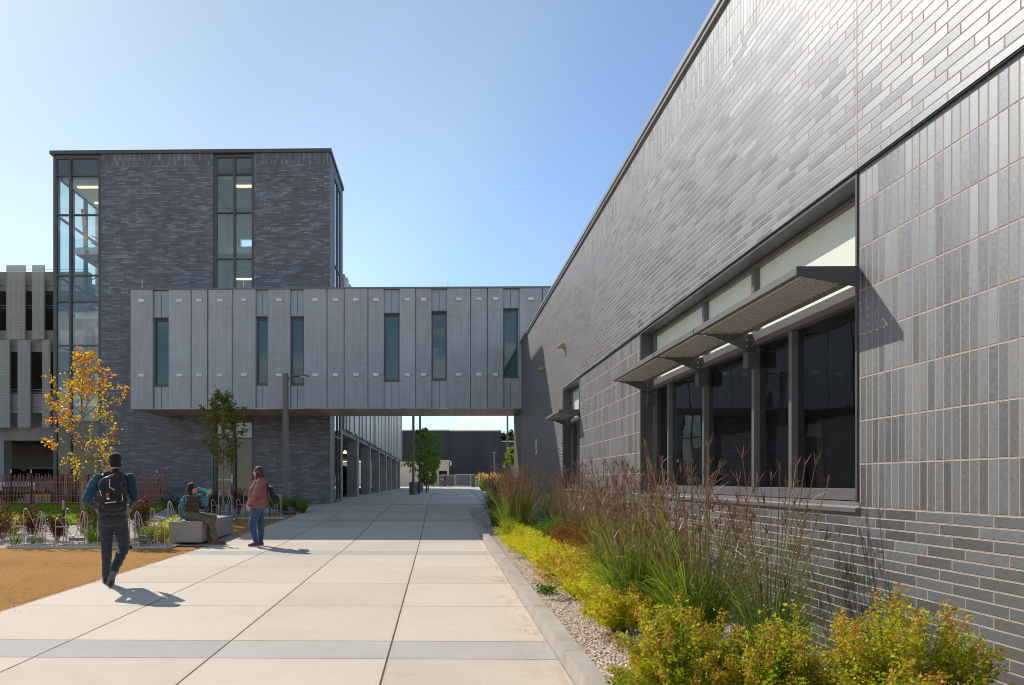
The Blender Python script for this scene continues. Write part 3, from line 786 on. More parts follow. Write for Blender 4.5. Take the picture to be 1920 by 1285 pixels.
for p0, p1, q0, q1 in ((287.2, 314.3, 595.5, 722), (480, 500.7, 594, 720.5), (544.7, 569.4, 594, 720.5), (720, 748.7, 588.7, 714), (809.4, 837.5, 585.2, 712), (944, 971.7, 580.6, 707.5)):
    x0, x1, z0, z1 = bx_(p0), bx_(p1), bz_(q1), bz_(q0); f = MB(); yy = BY + .16
    f.box(x0 + .002, x0 + .05, yy, yy + .1, z0 + .002, z1 - .002); f.box(x1 - .05, x1 - .002, yy, yy + .1, z0 + .002, z1 - .002)
    f.box(x0 + .051, x1 - .051, yy, yy + .1, z1 - .07, z1 - .002); f.box(x0 + .051, x1 - .051, yy, yy + .1, z0 + .002, z0 + .06)
    f.box(x0 - .03, x1 + .03, BY + .06, BY + .155, z0 - .035, z0 - .005); f.box(x0 - .02, x1 + .02, BY + .02, BY + .155, z1 + .004, z1 + .03)
    w = f.build('window', M['metal_dk'], bridge)
    f = MB(); f.box(x0 + .05, x1 - .05, yy + .05, yy + .06, z0 + .06, z1 - .07); f.build('pane', M['glass_bridge'], w)
    xm = (x0 + x1) / 2
    for za, zb in ((B_BOT + .03, z0 - .05), (z1 + .05, B_TOP - .13)): f = MB(); f.box(xm - .008, xm + .008, BY + .078, BY + .0895, za, zb); f.build('infill_seam', M['metal_dk'], bridge)
for px in (262, 454, 840, 1033):
    k = MB(); x = bx_(px); k.tube([(x, BY + .2, B_TOP), (x, BY + .2, B_TOP + .02)], .04, 8); k.tube([(x, BY + .2, B_TOP + .02), (x, BY + .2, B_TOP + .40)], [.012, .007], 6); k.build('lightning_rod', M['rod'], bridge)

# ------------------------------------------------------------------ parking garage
GY = 31.0
garage = thing('parking_garage', 'concrete parking garage with staggered perforated screens beside and behind the brick tower', 'garage', (-20, GY, 0))
gzp = lambda py: at(50, py, GY).z
gxp = lambda px: at(px, 700, GY).x
b = MB()
XL = -42; XRg = TL - .06
for za, zb in ((gzp(546), gzp(510)), (gzp(660), gzp(620)), (gzp(775), gzp(739))):
    b.box(XL, XRg, GY, GY + .35, za, zb); b.box(XL, XRg, GY - .04, GY - .001, za + .25, za + .32)
b.box(XL, XRg, GY + .3, GY + .9, 3.25, 3.85)
for za, y_ in ((3.86, TB + .25), (gzp(660) + .15, GY + .36), (gzp(546) + .15, GY + .36)):
    b.box(XL, XRg, y_, 84, za, za + .28); b.box(XRg + .001, -4.98, TB + .25, 84, za, za + .28)
b.box(XL, -10.5, 46, 46.3, gz(31), 9.95)
b.build('concrete_frame', M['concrete'], garage)
for x in (gxp(-5), gxp(-330)):
    k = MB(); k.box(x - .36, x + .28, GY + .02, GY + .60, gz(28) - .4, 3.24); k.build('column', M['concrete'], garage)
for i, (p0, p1, q0, q1) in enumerate(((-40, 1, 501, 639), (19, 53.5, 501, 639), (67, 89.5, 501, 639), (-60, 25, 640, 803), (40, 63.5, 640, 803), (85.5, 100, 640, 803), (-110, -60, 501, 639), (-130, -80, 640, 803))):
    k = MB(); k.box(gxp(p0), min(gxp(p1), XRg - .02), GY - .28, GY - .2, gzp(q1), gzp(q0)); s_ = k.build('screen_panel', M['perf_g'], garage)
b = MB()
for z0 in (gzp(577), gzp(735)):
    for dz in (.0, .12): b.tube([(XL, GY + .1, z0 + dz), (XRg, GY + .1, z0 + dz)], .015, 4)
b.tube([(XL, GY + .1, gzp(505)), (XRg, GY + .1, gzp(505))], .012, 4)
b.build('guard_cable', M['galv'], garage)
k = MB(); k.box(XL, TL - .3, 28.45, 28.75, .2, .70); k.build('kerb_wall', mat('pale_concrete', (.5, .49, .47), .8), garage)
for p0, p1 in ((11, 22.5), (48, 98), (-60, -8)):
    k = MB(); a = at(p0, 933, 29.6); c = at(p1, 933, 29.6); k.box(a.x, min(c.x, TL - .1), 29.5, 29.75, .40, .86); k.build('yellow_barrier', M['yellow'], garage, bevel=.03)
# wing along the walkway: row of blade columns under hung screens
for y in (37.3, 44.0, 50.9, 57.7, 64.3, 71.2, 78):
    k = MB(); k.box(-4.93, -4.36, y, y + .75, gz(y) - .1, 3.86); c = k.build('column', M['concrete'], garage, bevel=.01)
rg = random.Random(2)
y = TB + .05; i = 0
while y < 80:
    w_ = rg.choice((.55, .8, 1.1, 1.4)); k = MB(); k.box(-4.42 + (.06 if i % 2 else 0), -4.30 + (.06 if i % 2 else 0), y, min(y + w_ - .04, 80.6), 3.78 + .02 * (i % 3), 10.85 if y > 31 else 10.8)
    k.build('wing_screen', M['corrug'], garage); y += w_; i += 1
k = MB(); k.box(-4.95, -4.44, TB + .3, 80.6, 3.6, 3.85); k.build('edge_beam', M['concrete'], garage)
k = MB(); k.box(-4.358, -4.345, 37.45, 37.75, 2.1, 2.4); k.build('green_sign', mat('green_sign_paint', (.03, .25, .10), .5), garage)
for y in (35.5, 42.0, 49.0):
    k = MB(); k.lathe((-6.6, y, 3.35), [(.11, 0), (.14, .05), (.12, .14), (.03, .2), (.03, .26)]); k.build('garage_light', M['lamp'], garage)


# ------------------------------------------------------------------ cars
def make_car(label, paint, loc, rz, suv=False, group='cars parked in the garage'):
    t = thing('parked_car', label, 'car', loc, rz, group)
    L, Wd = 4.6, 1.82; hb = .95 if not suv else 1.05; ht = 1.45 if not suv else 1.75
    body = MB(); prof = [(-2.3, .35), (-2.28, .62), (-2.2, hb - .05), (-1.6, hb), (1.1, hb), (2.05, hb - .16), (2.28, .62), (2.3, .34), (1.9, .24), (-1.95, .24)]
    body.prism([(x, -Wd / 2, z) for x, z in prof], (0, Wd, 0))
    body.build('body', paint, t, local=True, bevel=.07)
    r0, r1 = (-2.15, -1.85) if suv else (-1.75, -1.05)
    cab = MB(); a = [(r0, hb - .02), (r1, ht - .06), (-.2, ht), (.35, ht - .04), (1.15, hb - .02)]
    n = len(a); i0 = 0
    for s_, wy in ((-1, .80), (1, .80)):
        for x, z in a: cab.v.append((x, s_ * (wy if z < hb + .1 else wy - .17), z))
    cab.f += [tuple(range(n - 1, -1, -1)), tuple(range(n, 2 * n))]; cab.mi += [0, 0]
    for k_ in range(n - 1): cab.f.append((k_, k_ + 1, n + k_ + 1, n + k_)); cab.mi.append(0)
    cab.build('cabin_glass', M['car_glass'], t, local=True, bevel=.04)
    rf = MB(); rf.box(r1 + .08, .32, -.62, .62, ht - .045, ht + .012); rf.build('roof', paint, t, local=True, bevel=.02)
    for sx in (-1.42, 1.42):
        for sy in (-1, 1):
            w = MB(); w.lathe((sx, sy * .80 - .1, .33), [(.24, 0), (.33, .02), (.33, .18), (.24, .2)], 'y', 20); ty = w.build('wheel', M['black'], t, local=True, smooth=False)
            rm = MB(); rm.lathe((sx, sy * .905 - .01, .33), [(.21, 0), (.21, .02)], 'y', 16)
            for q in range(5):
                an = q * 2 * math.pi / 5; rm.box(sx + .12 * math.cos(an) - .03, sx + .12 * math.cos(an) + .03, sy * .92 - .01, sy * .92 + .01, .33 + .12 * math.sin(an) - .03, .33 + .12 * math.sin(an) + .03)
            rm.build('rim', M['alum'], ty, local=True)
    for sy in (-1, 1):
        k = MB(); k.box(2.16, 2.27, sy * .68 - .2, sy * .68 + .2, .62, .76); k.build('headlight', M['white'], t, local=True, bevel=.02)
        k = MB(); k.box(-2.29, -2.2, sy * .74 - .13, sy * .74 + .13, .68, .90); k.build('taillight', M['tail'], t, local=True, bevel=.02)
    k = MB(); k.box(2.29, 2.312, -.6, .6, .42, .58); k.build('grille', M['black'], t, local=True)
    k = MB(); k.box(-2.315, -2.29, -.26, .26, .5, .62); k.build('number_plate', M['white'], t, local=True)
    return t
M['car_glass'] = refl_glass('car_glass', (.012, .014, .016), .03, .6, 1.5); M['tail'] = mat('red_lens', (.35, .01, .01), .3)
cp = lambda n, c: mat(n, c, .25, .3, .03, 2, 0, 1, .6)
make_car('silver grey car facing out behind the orange slat fence', cp('silver_paint', (.38, .38, .40)), (at(80, 900, 33).x, 33.2, .6), R(-90))
make_car('tan yellow car at the left end of the slat fence', cp('tan_paint', (.42, .30, .12)), (at(2, 900, 33).x - .4, 33.2, .6), R(-90))
make_car('white car with red tail light just past the brick tower', cp('white_paint_car', (.6, .6, .62)), (-7.3, 35.6, gz(35)), R(180), True)
make_car('black car parked between the first two garage columns', cp('black_paint_car', (.02, .02, .024)), (-7.4, 42.2, gz(42)), R(180), True)

# ------------------------------------------------------------------ far buildings, fences
nb = thing('warehouse', 'big dark navy windowless building at the end of the walkway', 'building', (0, 125, .6))
X = lambda px, Y: at(px, 900, Y).x
Z = lambda py, Y: at(823, py, Y).z
b = MB(); b.box(X(690, 125), X(842.5, 125), 125, 150, .3, Z(808, 125)); b.box(X(842.6, 125), X(940, 125), 125.02, 150, .3, Z(809, 125)); b.box(X(940.1, 125), X(1100, 125), 125.04, 150, .3, Z(829, 125)); b.build('cladding', M['navy'], nb)
b = MB(); b.box(X(690, 125), X(843, 125), 124.9, 150.1, Z(808, 125) + .002, Z(808, 125) + .22); b.box(X(843.1, 125), X(940.4, 125), 124.92, 150.1, Z(809, 125) + .002, Z(809, 125) + .2); b.box(X(940.5, 125), X(1100, 125), 124.94, 150.1, Z(829, 125) + .002, Z(829, 125) + .2)
b.build('parapet_cap', M['cream'], nb)
cb = thing('service_building', 'low cream service building with a dark doorway in front of the navy building', 'building', (X(790, 110), 110, .6))
b = MB(); zt = Z(869, 110)
b.box(X(560, 110), X(812, 110), 109.6, 118, .3, zt); wall(b, 'y', X(812.1, 110), X(842, 110), .3, Z(866.5, 110), 110, 110.4, [(X(822.5, 110), X(838.5, 110), 0, Z(883, 110))])
b.box(X(812.1, 110), X(842, 110), 113, 113.3, .3, zt)
b.build('wall', M['cream'], cb)
b = MB(); b.box(X(560, 110), X(814, 110), 109.3, 118.1, zt + .002, zt + .25); b.box(X(811, 110), X(843.5, 110), 109.7, 118, Z(866.5, 110) + .002, Z(866.5, 110) + .3); b.build('roof_edge', mat('cream_trim', (.62, .54, .42), .8), cb)
b = MB(); b.box(X(822.5, 110), X(838.5, 110), 112.6, 112.9, .3, Z(883, 110)); b.build('doorway', M['black'], cb)
b = MB(); b.tube([(X(843.5, 110), 109.6, Z(866, 110)), (X(845, 110), 109.6, Z(866.5, 110)), (X(845, 110), 109.6, Z(874, 110))], .12, 8); b.build('downpipe', M['white'], cb)
FM = mat('fence_mesh_fabric', (.16, .15, .14), .7, .1, .2, 40)
for (p0, p1, Y, q, lab) in ((822, 853, 107, 890.5, 'low mesh fence panel right of the cream doorway'), (854, 883, 104, 889, 'wide mesh gate panel with pale frame in the middle of the far fence'), (884, 915, 104, 889, 'mesh fence panel beside the green utility cabinet'), (916, 955, 107, 890, 'far mesh fence panel behind the golden grasses')):
    t = thing('chain_fence', lab, 'fence', (X(p0, Y), Y, gz(Y)), 0, 'far mesh fence panels')
    k = MB(); z0, z1 = gz(Y) + .15, Z(q, Y)
    k.box(X(p0, Y), X(p0, Y) + .1, Y, Y + .1, gz(Y), z1); k.box(X(p1, Y) - .1, X(p1, Y), Y, Y + .1, gz(Y), z1); k.box(X(p0, Y) + .1, X(p1, Y) - .1, Y, Y + .1, z1 - .1, z1); k.box(X(p0, Y) + .1, X(p1, Y) - .1, Y, Y + .1, z0, z0 + .1); k.build('frame', M['galv'], t)
    k = MB(); k.box(X(p0, Y) + .1, X(p1, Y) - .1, Y + .04, Y + .06, z0 + .1, z1 - .1); k.build('mesh', FM, t)
t = thing('utility_cabinet', 'green utility cabinet by the two yellow posts', 'cabinet', (X(889, 100), 100, gz(100)))
k = MB(); k.box(X(884, 100), X(894.5, 100), 100, 100.8, gz(100), Z(892, 100)); k.build('cabinet_body', mat('utility_green', (.06, .09, .07), .5), t, bevel=.04)
k = MB(); k.box(X(886, 100), X(889, 100), 99.97, 99.995, Z(896, 100), Z(893, 100)); k.build('warning_label', M['tail'], t)
for px, lab in ((892.5, 'yellow topped signal post nearest the utility cabinet'), (897, 'yellow topped post just left of the golden grasses')):
    t = thing('bollard_post', lab, 'post', (X(px, 98), 98, gz(98)), 0, 'yellow topped posts')
    k = MB(); x = X(px, 98); k.box(x - .06, x + .06, 98, 98.12, gz(98), Z(896, 98)); k.build('post', M['galv'], t)
    k = MB(); k.box(x - .14, x + .14, 97.95, 98.17, Z(896, 98) + .002, Z(892, 98)); k.build('yellow_head', M['yellow'], t, bevel=.03)
    if px < 895:
        k = MB(); k.box(x - .2, x + .1, 97.98, 98.14, Z(891.9, 98), Z(885.5, 98)); k.build('signal_box', M['black'], t, bevel=.05)
t = thing('metal_screen', 'grey metal equipment screen beside the far end of the brick wall', 'screen', (X(966, 46), 46, gz(46)))
k = MB(); k.box(X(957, 46), X(990, 46), 46, 46.1, gz(46), Z(873, 46)); k.build('screen_sheet', mat('screen_grey', (.32, .33, .35), .4, .3), t); k = MB(); k.box(X(956, 46), X(956.9, 46) , 45.98, 46.12, gz(46), Z(872, 46)); k.build('post', M['alum'], t)

# ------------------------------------------------------------------ lamps
def pole_lamp(label, x, y, h, armdir, base=True, arm=.75, r=.075):
    z0 = gz(y)
    t = thing('street_lamp', label, 'street lamp', (x, y, z0), 0, 'street lamps along the walkway')
    k = MB(); k.box(x - r * 1.0, x + r * 1.0, y - r, y + r, z0 + (.78 if base else .05), z0 + h); k.build('pole', M['bronze'], t, bevel=.012)
    if base:
        k = MB(); k.lathe((x, y, z0), [(.25, 0), (.25, .74), (.22, .78)]); k.build('concrete_base', M['base'], t)
    else:
        k = MB(); k.box(x - .15, x + .15, y - .15, y + .15, z0, z0 + .05); k.build('base_plate', M['metal_dk'], t)
    a = armdir
    k = MB(); k.tube([(x + a * r, y, z0 + h - .22), (x + a * .16, y, z0 + h - .12), (x + a * .3, y, z0 + h - .08)], .022, 8); k.build('arm', M['bronze'], t)
    k = MB(); p = [(.26, -.11), (.30, -.05), (.62, -.045), (arm, -.075), (arm + .02, -.10), (arm - .05, -.115), (.5, -.12)]
    k.prism([(x + a * u, y - .13, z0 + h + v) for u, v in p], (0, .26, 0)); hd = k.build('lamp_head', M['bronze'], t, bevel=.015)
    k = MB(); k.box(min(x + a * .5, x + a * (arm - .06)), max(x + a * .5, x + a * (arm - .06)), y - .09, y + .09, z0 + h - .135, z0 + h - .121); k.build('lens', mat('lamp_lens', (.75, .72, .62), .3), hd)
    return t
M['base'] = mat('dark_concrete_base', (.16, .14, .12), .85, 0, .25, 4)
M['bronze'] = mat('bronze_grey_paint', (.15, .135, .115), .5, .0, .1, 5)
p = at(535.5, 953, 24); pole_lamp('bronze street lamp with one arm standing before the brick tower', p.x, 24, at(535, 700, 24).z - gz(24), 1, False, .80, .085)
pole_lamp('tall lamp post with round concrete base in front of the green trees', at(775, 900, 43).x, 43, 8.6, 1)
pole_lamp('second tall lamp post with round base, just behind the nearer one', at(787.5, 900, 52).x, 52, 8.6, 1)
pole_lamp('tall slim lamp post right of the walkway, near the brick building corner', at(951.5, 900, 62).x, 62, 9.5, -1)
x = X(927, 104); t = thing('street_lamp', 'short lamp post with flat head in front of the navy building', 'street lamp', (x, 104, gz(104)), 0, 'street lamps along the walkway')
k = MB(); k.box(x - .1, x + .1, 104, 104.2, gz(104), Z(850, 104)); k.build('pole', M['alum'], t); k = MB(); k.box(x - .28, x + .28, 103.8, 104.4, Z(850, 104) + .002, Z(848, 104) + .02); k.build('lamp_head', M['alum'], t, bevel=.02)

# ------------------------------------------------------------------ slat fence
FY = 26.5; zf = gz(26.5)
fen = thing('slat_fence', 'orange red wooden slat snow fence standing behind the lawn', 'fence', (-14, FY, zf))
k = MB(); rf = random.Random(8); x = -24.0; xe = at(313, 940, FY).x
while x < xe:
    ln = rf.uniform(-.06, .10) + (.12 if x > xe - .4 else 0); h = 1.2 + rf.uniform(-.04, .05); w_ = .048; yj = FY + rf.uniform(-.02, .02) + .12 * math.sin(x * .8)
    k.prism([(x - ln * .5, yj, zf - .02), (x - ln * .5 + w_, yj, zf - .02), (x + ln * .5 + w_, yj, zf + h), (x + ln * .5, yj, zf + h)], (0, .01, 0)); x += .112
k.build('slats', mat('orange_stained_wood', (.34, .085, .045), .8, 0, .3, 5), fen)
k = MB()
for dz in (.12, .38, .64, .9, 1.1):
    pts = [(x_, FY - .012 + .12 * math.sin(x_ * .8), zf + dz) for x_ in frange(-24, xe, .5)]; k.tube(pts, .005, 4)
k.build('wire', M['galv'], fen)
for px, ln in ((60, .0), (22.5, .0), (306, -.22), (180, 0)):
    x = at(px, 940, FY).x; k = MB(); k.cur = 0; k.tube([(x - ln * .2, FY - .05, zf - .1), (x + ln, FY - .05, zf + 1.25)], .024, 6); k.cur = 1; k.tube([(x + ln, FY - .05, zf + 1.25), (x + ln * 1.07, FY - .05, zf + 1.38)], .026, 6); k.build('fence_post', [M['black'], M['white']], fen)

# ------------------------------------------------------------------ concrete bench
t = thing('concrete_bench', 'chunky square concrete bench the seated woman sits on', 'bench', (-5.32, 15.7, gz(15)))
zb_ = gz(14.6) + .05; zt_ = gz(15.2) + .485
k = MB(); k.box(-5.69, -4.985, 14.62, 15.66, zb_, zt_); k.build('block', M['bench'], t, bevel=.018)
k = MB(); k.box(-5.69, -4.985, 15.67, 16.85, zb_ + .02, zt_ + .02); k.build('block', M['bench'], t, bevel=.018)
k = MB()
for y in (14.8, 15.5, 15.9, 16.6):
    for x in (-5.55, -5.1): k.box(x - .04, x + .04, y - .05, y + .05, gz(y) - .01, zb_ - .001 if y < 15.6 else zb_ + .019)
k.build('foot', M['black'], t)
sl_ = sheet('bench_pad', [14.3, 15, 17], lambda y: -5.9, lambda y: path_l(y) - .002, .004, mat('reddish_pad', (.40, .27, .20), .9, 0, .15, 8))

# ------------------------------------------------------------------ bicycle racks
def rack(label, x, y, rz=0, flip=1):
    t = thing('bike_rack', label, 'bike rack', (x, y, gz(y)), rz, 'wave loop bicycle racks')
    def S(pts, r=.0098):
        k = MB(); k.tube([(flip * p[0], p[1], p[2]) for p in pts], r, 6); return k
    def arc(cx, cz, rad, a0, a1, y, n=7): return [(cx + rad * math.cos(R(a0 + (a1 - a0) * i / n)), y, cz + rad * math.sin(R(a0 + (a1 - a0) * i / n))) for i in range(n + 1)]
    k = MB(); k.box(-.42, .42, -.035, -.005, .0, .045); k.box(-.42, .42, .5, .53, .0, .045)
    for xx in (-.40, .40): k.box(xx - .015, xx + .015, -.004, .499, .005, .035)
    k.build('base_rail', M['galv'], t, local=True)
    loops = [
        [(-.08, 0, .04), (-.08, 0, .76)] + arc(-.045, .76, .035, 180, 15, 0) + [(.10, .16, .36), (.20, .45, .04)],
        [(-.29, 0, .04), (-.29, 0, .56)] + arc(-.26, .57, .03, 180, 20, 0) + [(-.12, .25, .26), (-.05, .49, .04)],
        [(.30, 0, .04), (.30, 0, .70)] + arc(.265, .70, .035, 0, 165, 0) + [(.18, .02, .55), (.12, .03, .28), (.06, .05, .245), (-.04, .10, .24), (-.055, .14, .20)],
        [(.34, .03, .04), (.34, .03, .66), (.31, .03, .72), (.27, .03, .70), (.235, .03, .50), (.20, .03, .27)],
        [(-.15, .02, .04), (-.13, .02, .40), (-.10, .04, .47), (-.06, .05, .44), (-.08, .05, .30), (-.12, .05, .04)],
        [(-.29, 0, .43), (-.08, 0, .43)],
        [(.06, .0, .05), (.06, .0, .22), (.10, .0, .25), (.27, .0, .25)],
    ]
    for lp in loops: S(lp).build('loop', M['galv'], t, local=True)
    for xx in (-.40, -.335, -.21, -.02, .16, .235):
        S([(xx, 0, .03), (xx, 0, .09)] + arc(xx + .03, .09, .03, 180, 0, .02, 5) + [(xx + .06, .05, .03)], .009).build('wheel_hoop', M['galv'], t, local=True)
    k = MB(); k.box(-.02 * flip if flip > 0 else -.30, .30 if flip > 0 else .02, -.012, -.002, .15, .21); k.build('tie_plate', M['metal_mid'], t, local=True)
    return t
RY = 13.95
for i, (px, lab, fl) in enumerate(((52, 'leftmost loop rack in the row along the mulch edge', 1), (131, 'loop rack second from the left, in front of the autumn tree', 1), (210, 'loop rack behind the walking man', 1), (282, 'loop rack at the right end of the row, next to the concrete bench', -1))):
    rack('galvanised ' + lab, at(px, 1020, RY).x, RY, 0, fl)
rack('galvanised loop rack standing behind the seated woman on the bench', at(338, 960, 17.6).x, 17.6, 0, -1)
rack('galvanised loop rack between the bench and the green tree', at(415, 960, 20.6).x, 20.6)
rack('galvanised loop rack partly hidden by the standing woman', at(462, 960, 20.8).x, 20.8)
rack('galvanised loop rack at the pavement edge behind the black shoulder bag', at(507, 960, 20.9).x, 20.9)

# ------------------------------------------------------------------ plants
def leaf_quads(P, size, rs, droop=0.0, up=None, aspect=.55):
    """folded leaf-shaped quads at points P: base, side, tip, side"""
    n = len(P); P = np.asarray(P, np.float64)
    d = rs.normal(size=(n, 3)); d[:, 2] = d[:, 2] * .7 - droop
    if up is not None: d += np.asarray(up)
    d /= np.linalg.norm(d, axis=1, keepdims=True)
    s = np.cross(d, rs.normal(size=(n, 3))); s /= np.linalg.norm(s, axis=1, keepdims=True) + 1e-9
    nn = np.cross(d, s)
    L = (size * rs.uniform(.6, 1.25, n))[:, None]
    a = P; t = P + d * L; m = P + d * L * .45
    l = m + s * L * aspect * .5 + nn * L * .10; r = m - s * L * aspect * .5 + nn * L * .10
    V = np.stack([a, l, t, r], 1).reshape(-1, 3)
    Q = np.arange(4 * n).reshape(n, 4)
    return V, Q


def ribbons(B, T, bend, w, rs, seg=4, taper=True):
    """curved blades from base points B to tips T, sagging by bend"""
    n = len(B); t = np.linspace(0, 1, seg + 1)
    d = T - B; side = np.cross(d, rs.normal(size=(n, 3)) + [0, 0, .01]); side /= np.linalg.norm(side, axis=1, keepdims=True) + 1e-9
    V = np.zeros((n, seg + 1, 2, 3))
    for i, u in enumerate(t):
        c = B + d * u + np.array([0, 0, 1.0]) * (bend * (u - u * u) * 4 * .5)[:, None]
        ww = (w * ((1 - u ** 2 * .9) if taper else 1.0))[:, None] * .5
        V[:, i, 0] = c - side * ww; V[:, i, 1] = c + side * ww
    base = (np.arange(n) * (seg + 1) * 2)[:, None]
    Q = []
    for i in range(seg):
        Q.append(np.stack([base[:, 0] + 2 * i, base[:, 0] + 2 * i + 1, base[:, 0] + 2 * i + 3, base[:, 0] + 2 * i + 2], 1))
    return V.reshape(-1, 3), np.concatenate(Q)


def shrub(name, label, cat, loc, Rr, H, leafm, seed, nst=70, per=34, size=.035, tips=None, ntip=14, group=None, spread=1.0, tipsize=.016, lo=.18, jit=1.0, hv=(.68, 1.08)):
    rs = np.random.RandomState(seed); t = thing(name, label, cat, loc, 0, group)
    az = rs.uniform(0, 2 * np.pi, nst); rad = np.sqrt(rs.uniform(0, 1, nst)); hh = H * (1 - .42 * rad ** 2) * rs.uniform(*hv, nst)
    lump = 1 + .22 * np.sin(az * 3 + seed) + .12 * np.sin(az * 5 + 2 * seed)
    B = np.stack([np.cos(az) * rad * .16 * Rr, np.sin(az) * rad * .16 * Rr, np.zeros(nst)], 1)
    T = np.stack([np.cos(az) * rad * Rr * spread * lump, np.sin(az) * rad * Rr * spread * lump, hh], 1)
    Ps, Us = [], []
    for i in range(nst):
        u = rs.uniform(lo, 1, per) ** .75; c = B[i] + (T[i] - B[i]) * u[:, None]
        c[:, 2] += .35 * H * (u - u * u) * rad[i]
        c += rs.normal(size=(per, 3)) * [.042, .042, .03] * (.6 + Rr) * jit; Ps.append(c); Us.append(np.tile((T[i] - B[i]) / np.linalg.norm(T[i] - B[i]) * .5, (per, 1)))
    P = np.concatenate(Ps); P[:, 2] = np.maximum(P[:, 2], .02)
    V, Q = leaf_quads(P, size, rs, 0, np.concatenate(Us)); raw_mesh('foliage', V, Q, leafm, t)
    V, Q = ribbons(B, T, np.full(nst, .35 * H) * rad, np.full(nst, .007), rs, 5); raw_mesh('stems', V, Q, M['twig'], t)
    if tips is not None:
        sel = rs.permutation(nst)[:int(nst * .7)]; Pt = []
        for i in sel:
            dd = (T[i] - B[i]) / np.linalg.norm(T[i] - B[i]); c = T[i] + rs.normal(size=(ntip, 3)) * [.013, .013, .010] + dd * rs.uniform(-.075, .02, (ntip, 1)); Pt.append(c)
        V, Q = leaf_quads(np.concatenate(Pt), tipsize, rs, -.3, None, .9); raw_mesh('blossoms', V, Q, tips, t)
    return t


def grass_clump(label, loc, H, Rr, seed, nstem=46, nblade=260, bl=.6, lean=(0, 0), group='tall seed head grasses along the brick wall', stemm=None, dark=False, heads=True, fan=.36):
    nstem = int(nstem * 1.6) if heads else nstem
    rs = np.random.RandomState(seed); t = thing('tall_grass', label, 'grass', loc, 0, group)
    az = rs.uniform(0, 2 * np.pi, nblade); rad = np.sqrt(rs.uniform(0, 1, nblade))
    B = np.stack([np.cos(az) * rad * Rr * .4, np.sin(az) * rad * Rr * .4, np.zeros(nblade)], 1)
    az2 = az + rs.normal(size=nblade) * .5; ln = bl * rs.uniform(.5, 1.15, nblade) * np.where(rs.uniform(0, 1, nblade) < .22, 1.6, 1.0); out = rs.uniform(.12, .75, nblade) * ln
    T = B + np.stack([np.cos(az2) * out, np.sin(az2) * out, np.sqrt(np.maximum(ln ** 2 - out ** 2, .01)) - .25 * out], 1)
    T[:, 2] = np.maximum(T[:, 2], .05)
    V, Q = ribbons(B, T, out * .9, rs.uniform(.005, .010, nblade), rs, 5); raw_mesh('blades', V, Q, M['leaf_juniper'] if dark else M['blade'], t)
    az = rs.uniform(0, 2 * np.pi, nstem); rad = np.sqrt(rs.uniform(0, 1, nstem))
    B = np.stack([np.cos(az) * rad * Rr * .35, np.sin(az) * rad * Rr * .35, np.zeros(nstem)], 1)
    hh = H * (.42 + .66 * rs.uniform(0, 1, nstem) ** 1.25); o = rs.uniform(.03, fan, nstem) * hh
    T = B + np.stack([np.cos(az) * o + lean[0] * hh, np.sin(az) * o + lean[1] * hh, hh], 1)
    bend = o * .35
    V, Q = ribbons(B, T, bend, np.full(nstem, .0072), rs, 6, False); V2, Q2 = ribbons(B, T, bend, np.full(nstem, .0072), rs, 6, False)
    V = np.concatenate([V, V2]); Q = np.concatenate([Q, Q2 + len(V2)])
    # narrow leaves up the culm
    nl = nstem * 7; i = rs.randint(0, nstem, nl); u = rs.uniform(.2, .85, nl); C = B[i] + (T[i] - B[i]) * u[:, None] + np.array([0, 0, 1.0]) * (bend[i] * (u - u * u) * 2)[:, None]
    dl = rs.normal(size=(nl, 3)) * [.09, .09, .05] + [0, 0, .10]
    V3, Q3 = ribbons(C, C + dl, np.full(nl, .04), rs.uniform(.004, .007, nl), rs, 3); V = np.concatenate([V, V3]); Q = np.concatenate([Q, Q3 + len(V) - len(V3)])
    raw_mesh('stems', V, Q, stemm or M['stem'], t)
    if heads:
        Hb, Ht = [], []
        for k in range(nstem):
            d0 = (T[k] - B[k]); d0 /= np.linalg.norm(d0)
            for q in range(rs.randint(3, 6)):
                dd = d0 + rs.normal(size=3) * .38; dd /= np.linalg.norm(dd); Hb.append(T[k] - d0 * rs.uniform(0, .012)); Ht.append(Hb[-1] + dd * rs.uniform(.06, .12))
            if rs.rand() < .7:
                c = B[k] + (T[k] - B[k]) * rs.uniform(.72, .9); c = c + np.array([0, 0, bend[k] * .25]); sd = rs.normal(size=3) * .6 + d0; sd /= np.linalg.norm(sd); c2 = c + sd * .11; Hb.append(c); Ht.append(c2)
                for q in range(3):
                    dd = sd + rs.normal(size=3) * .4; dd /= np.linalg.norm(dd); Hb.append(c2); Ht.append(c2 + dd * rs.uniform(.05, .08))
        Hb, Ht = np.array(Hb), np.array(Ht); nh = len(Hb)
        V, Q = ribbons(Hb, Ht, np.full(nh, .008), rs.uniform(.005, .010, nh), rs, 3); V2, Q2 = ribbons(Hb, Ht, np.full(nh, .008), rs.uniform(.005, .009, nh), rs, 3)
        raw_mesh('seed_heads', np.concatenate([V, V2]), np.concatenate([Q, Q2 + len(V)]), M['seed'], t)
    return t


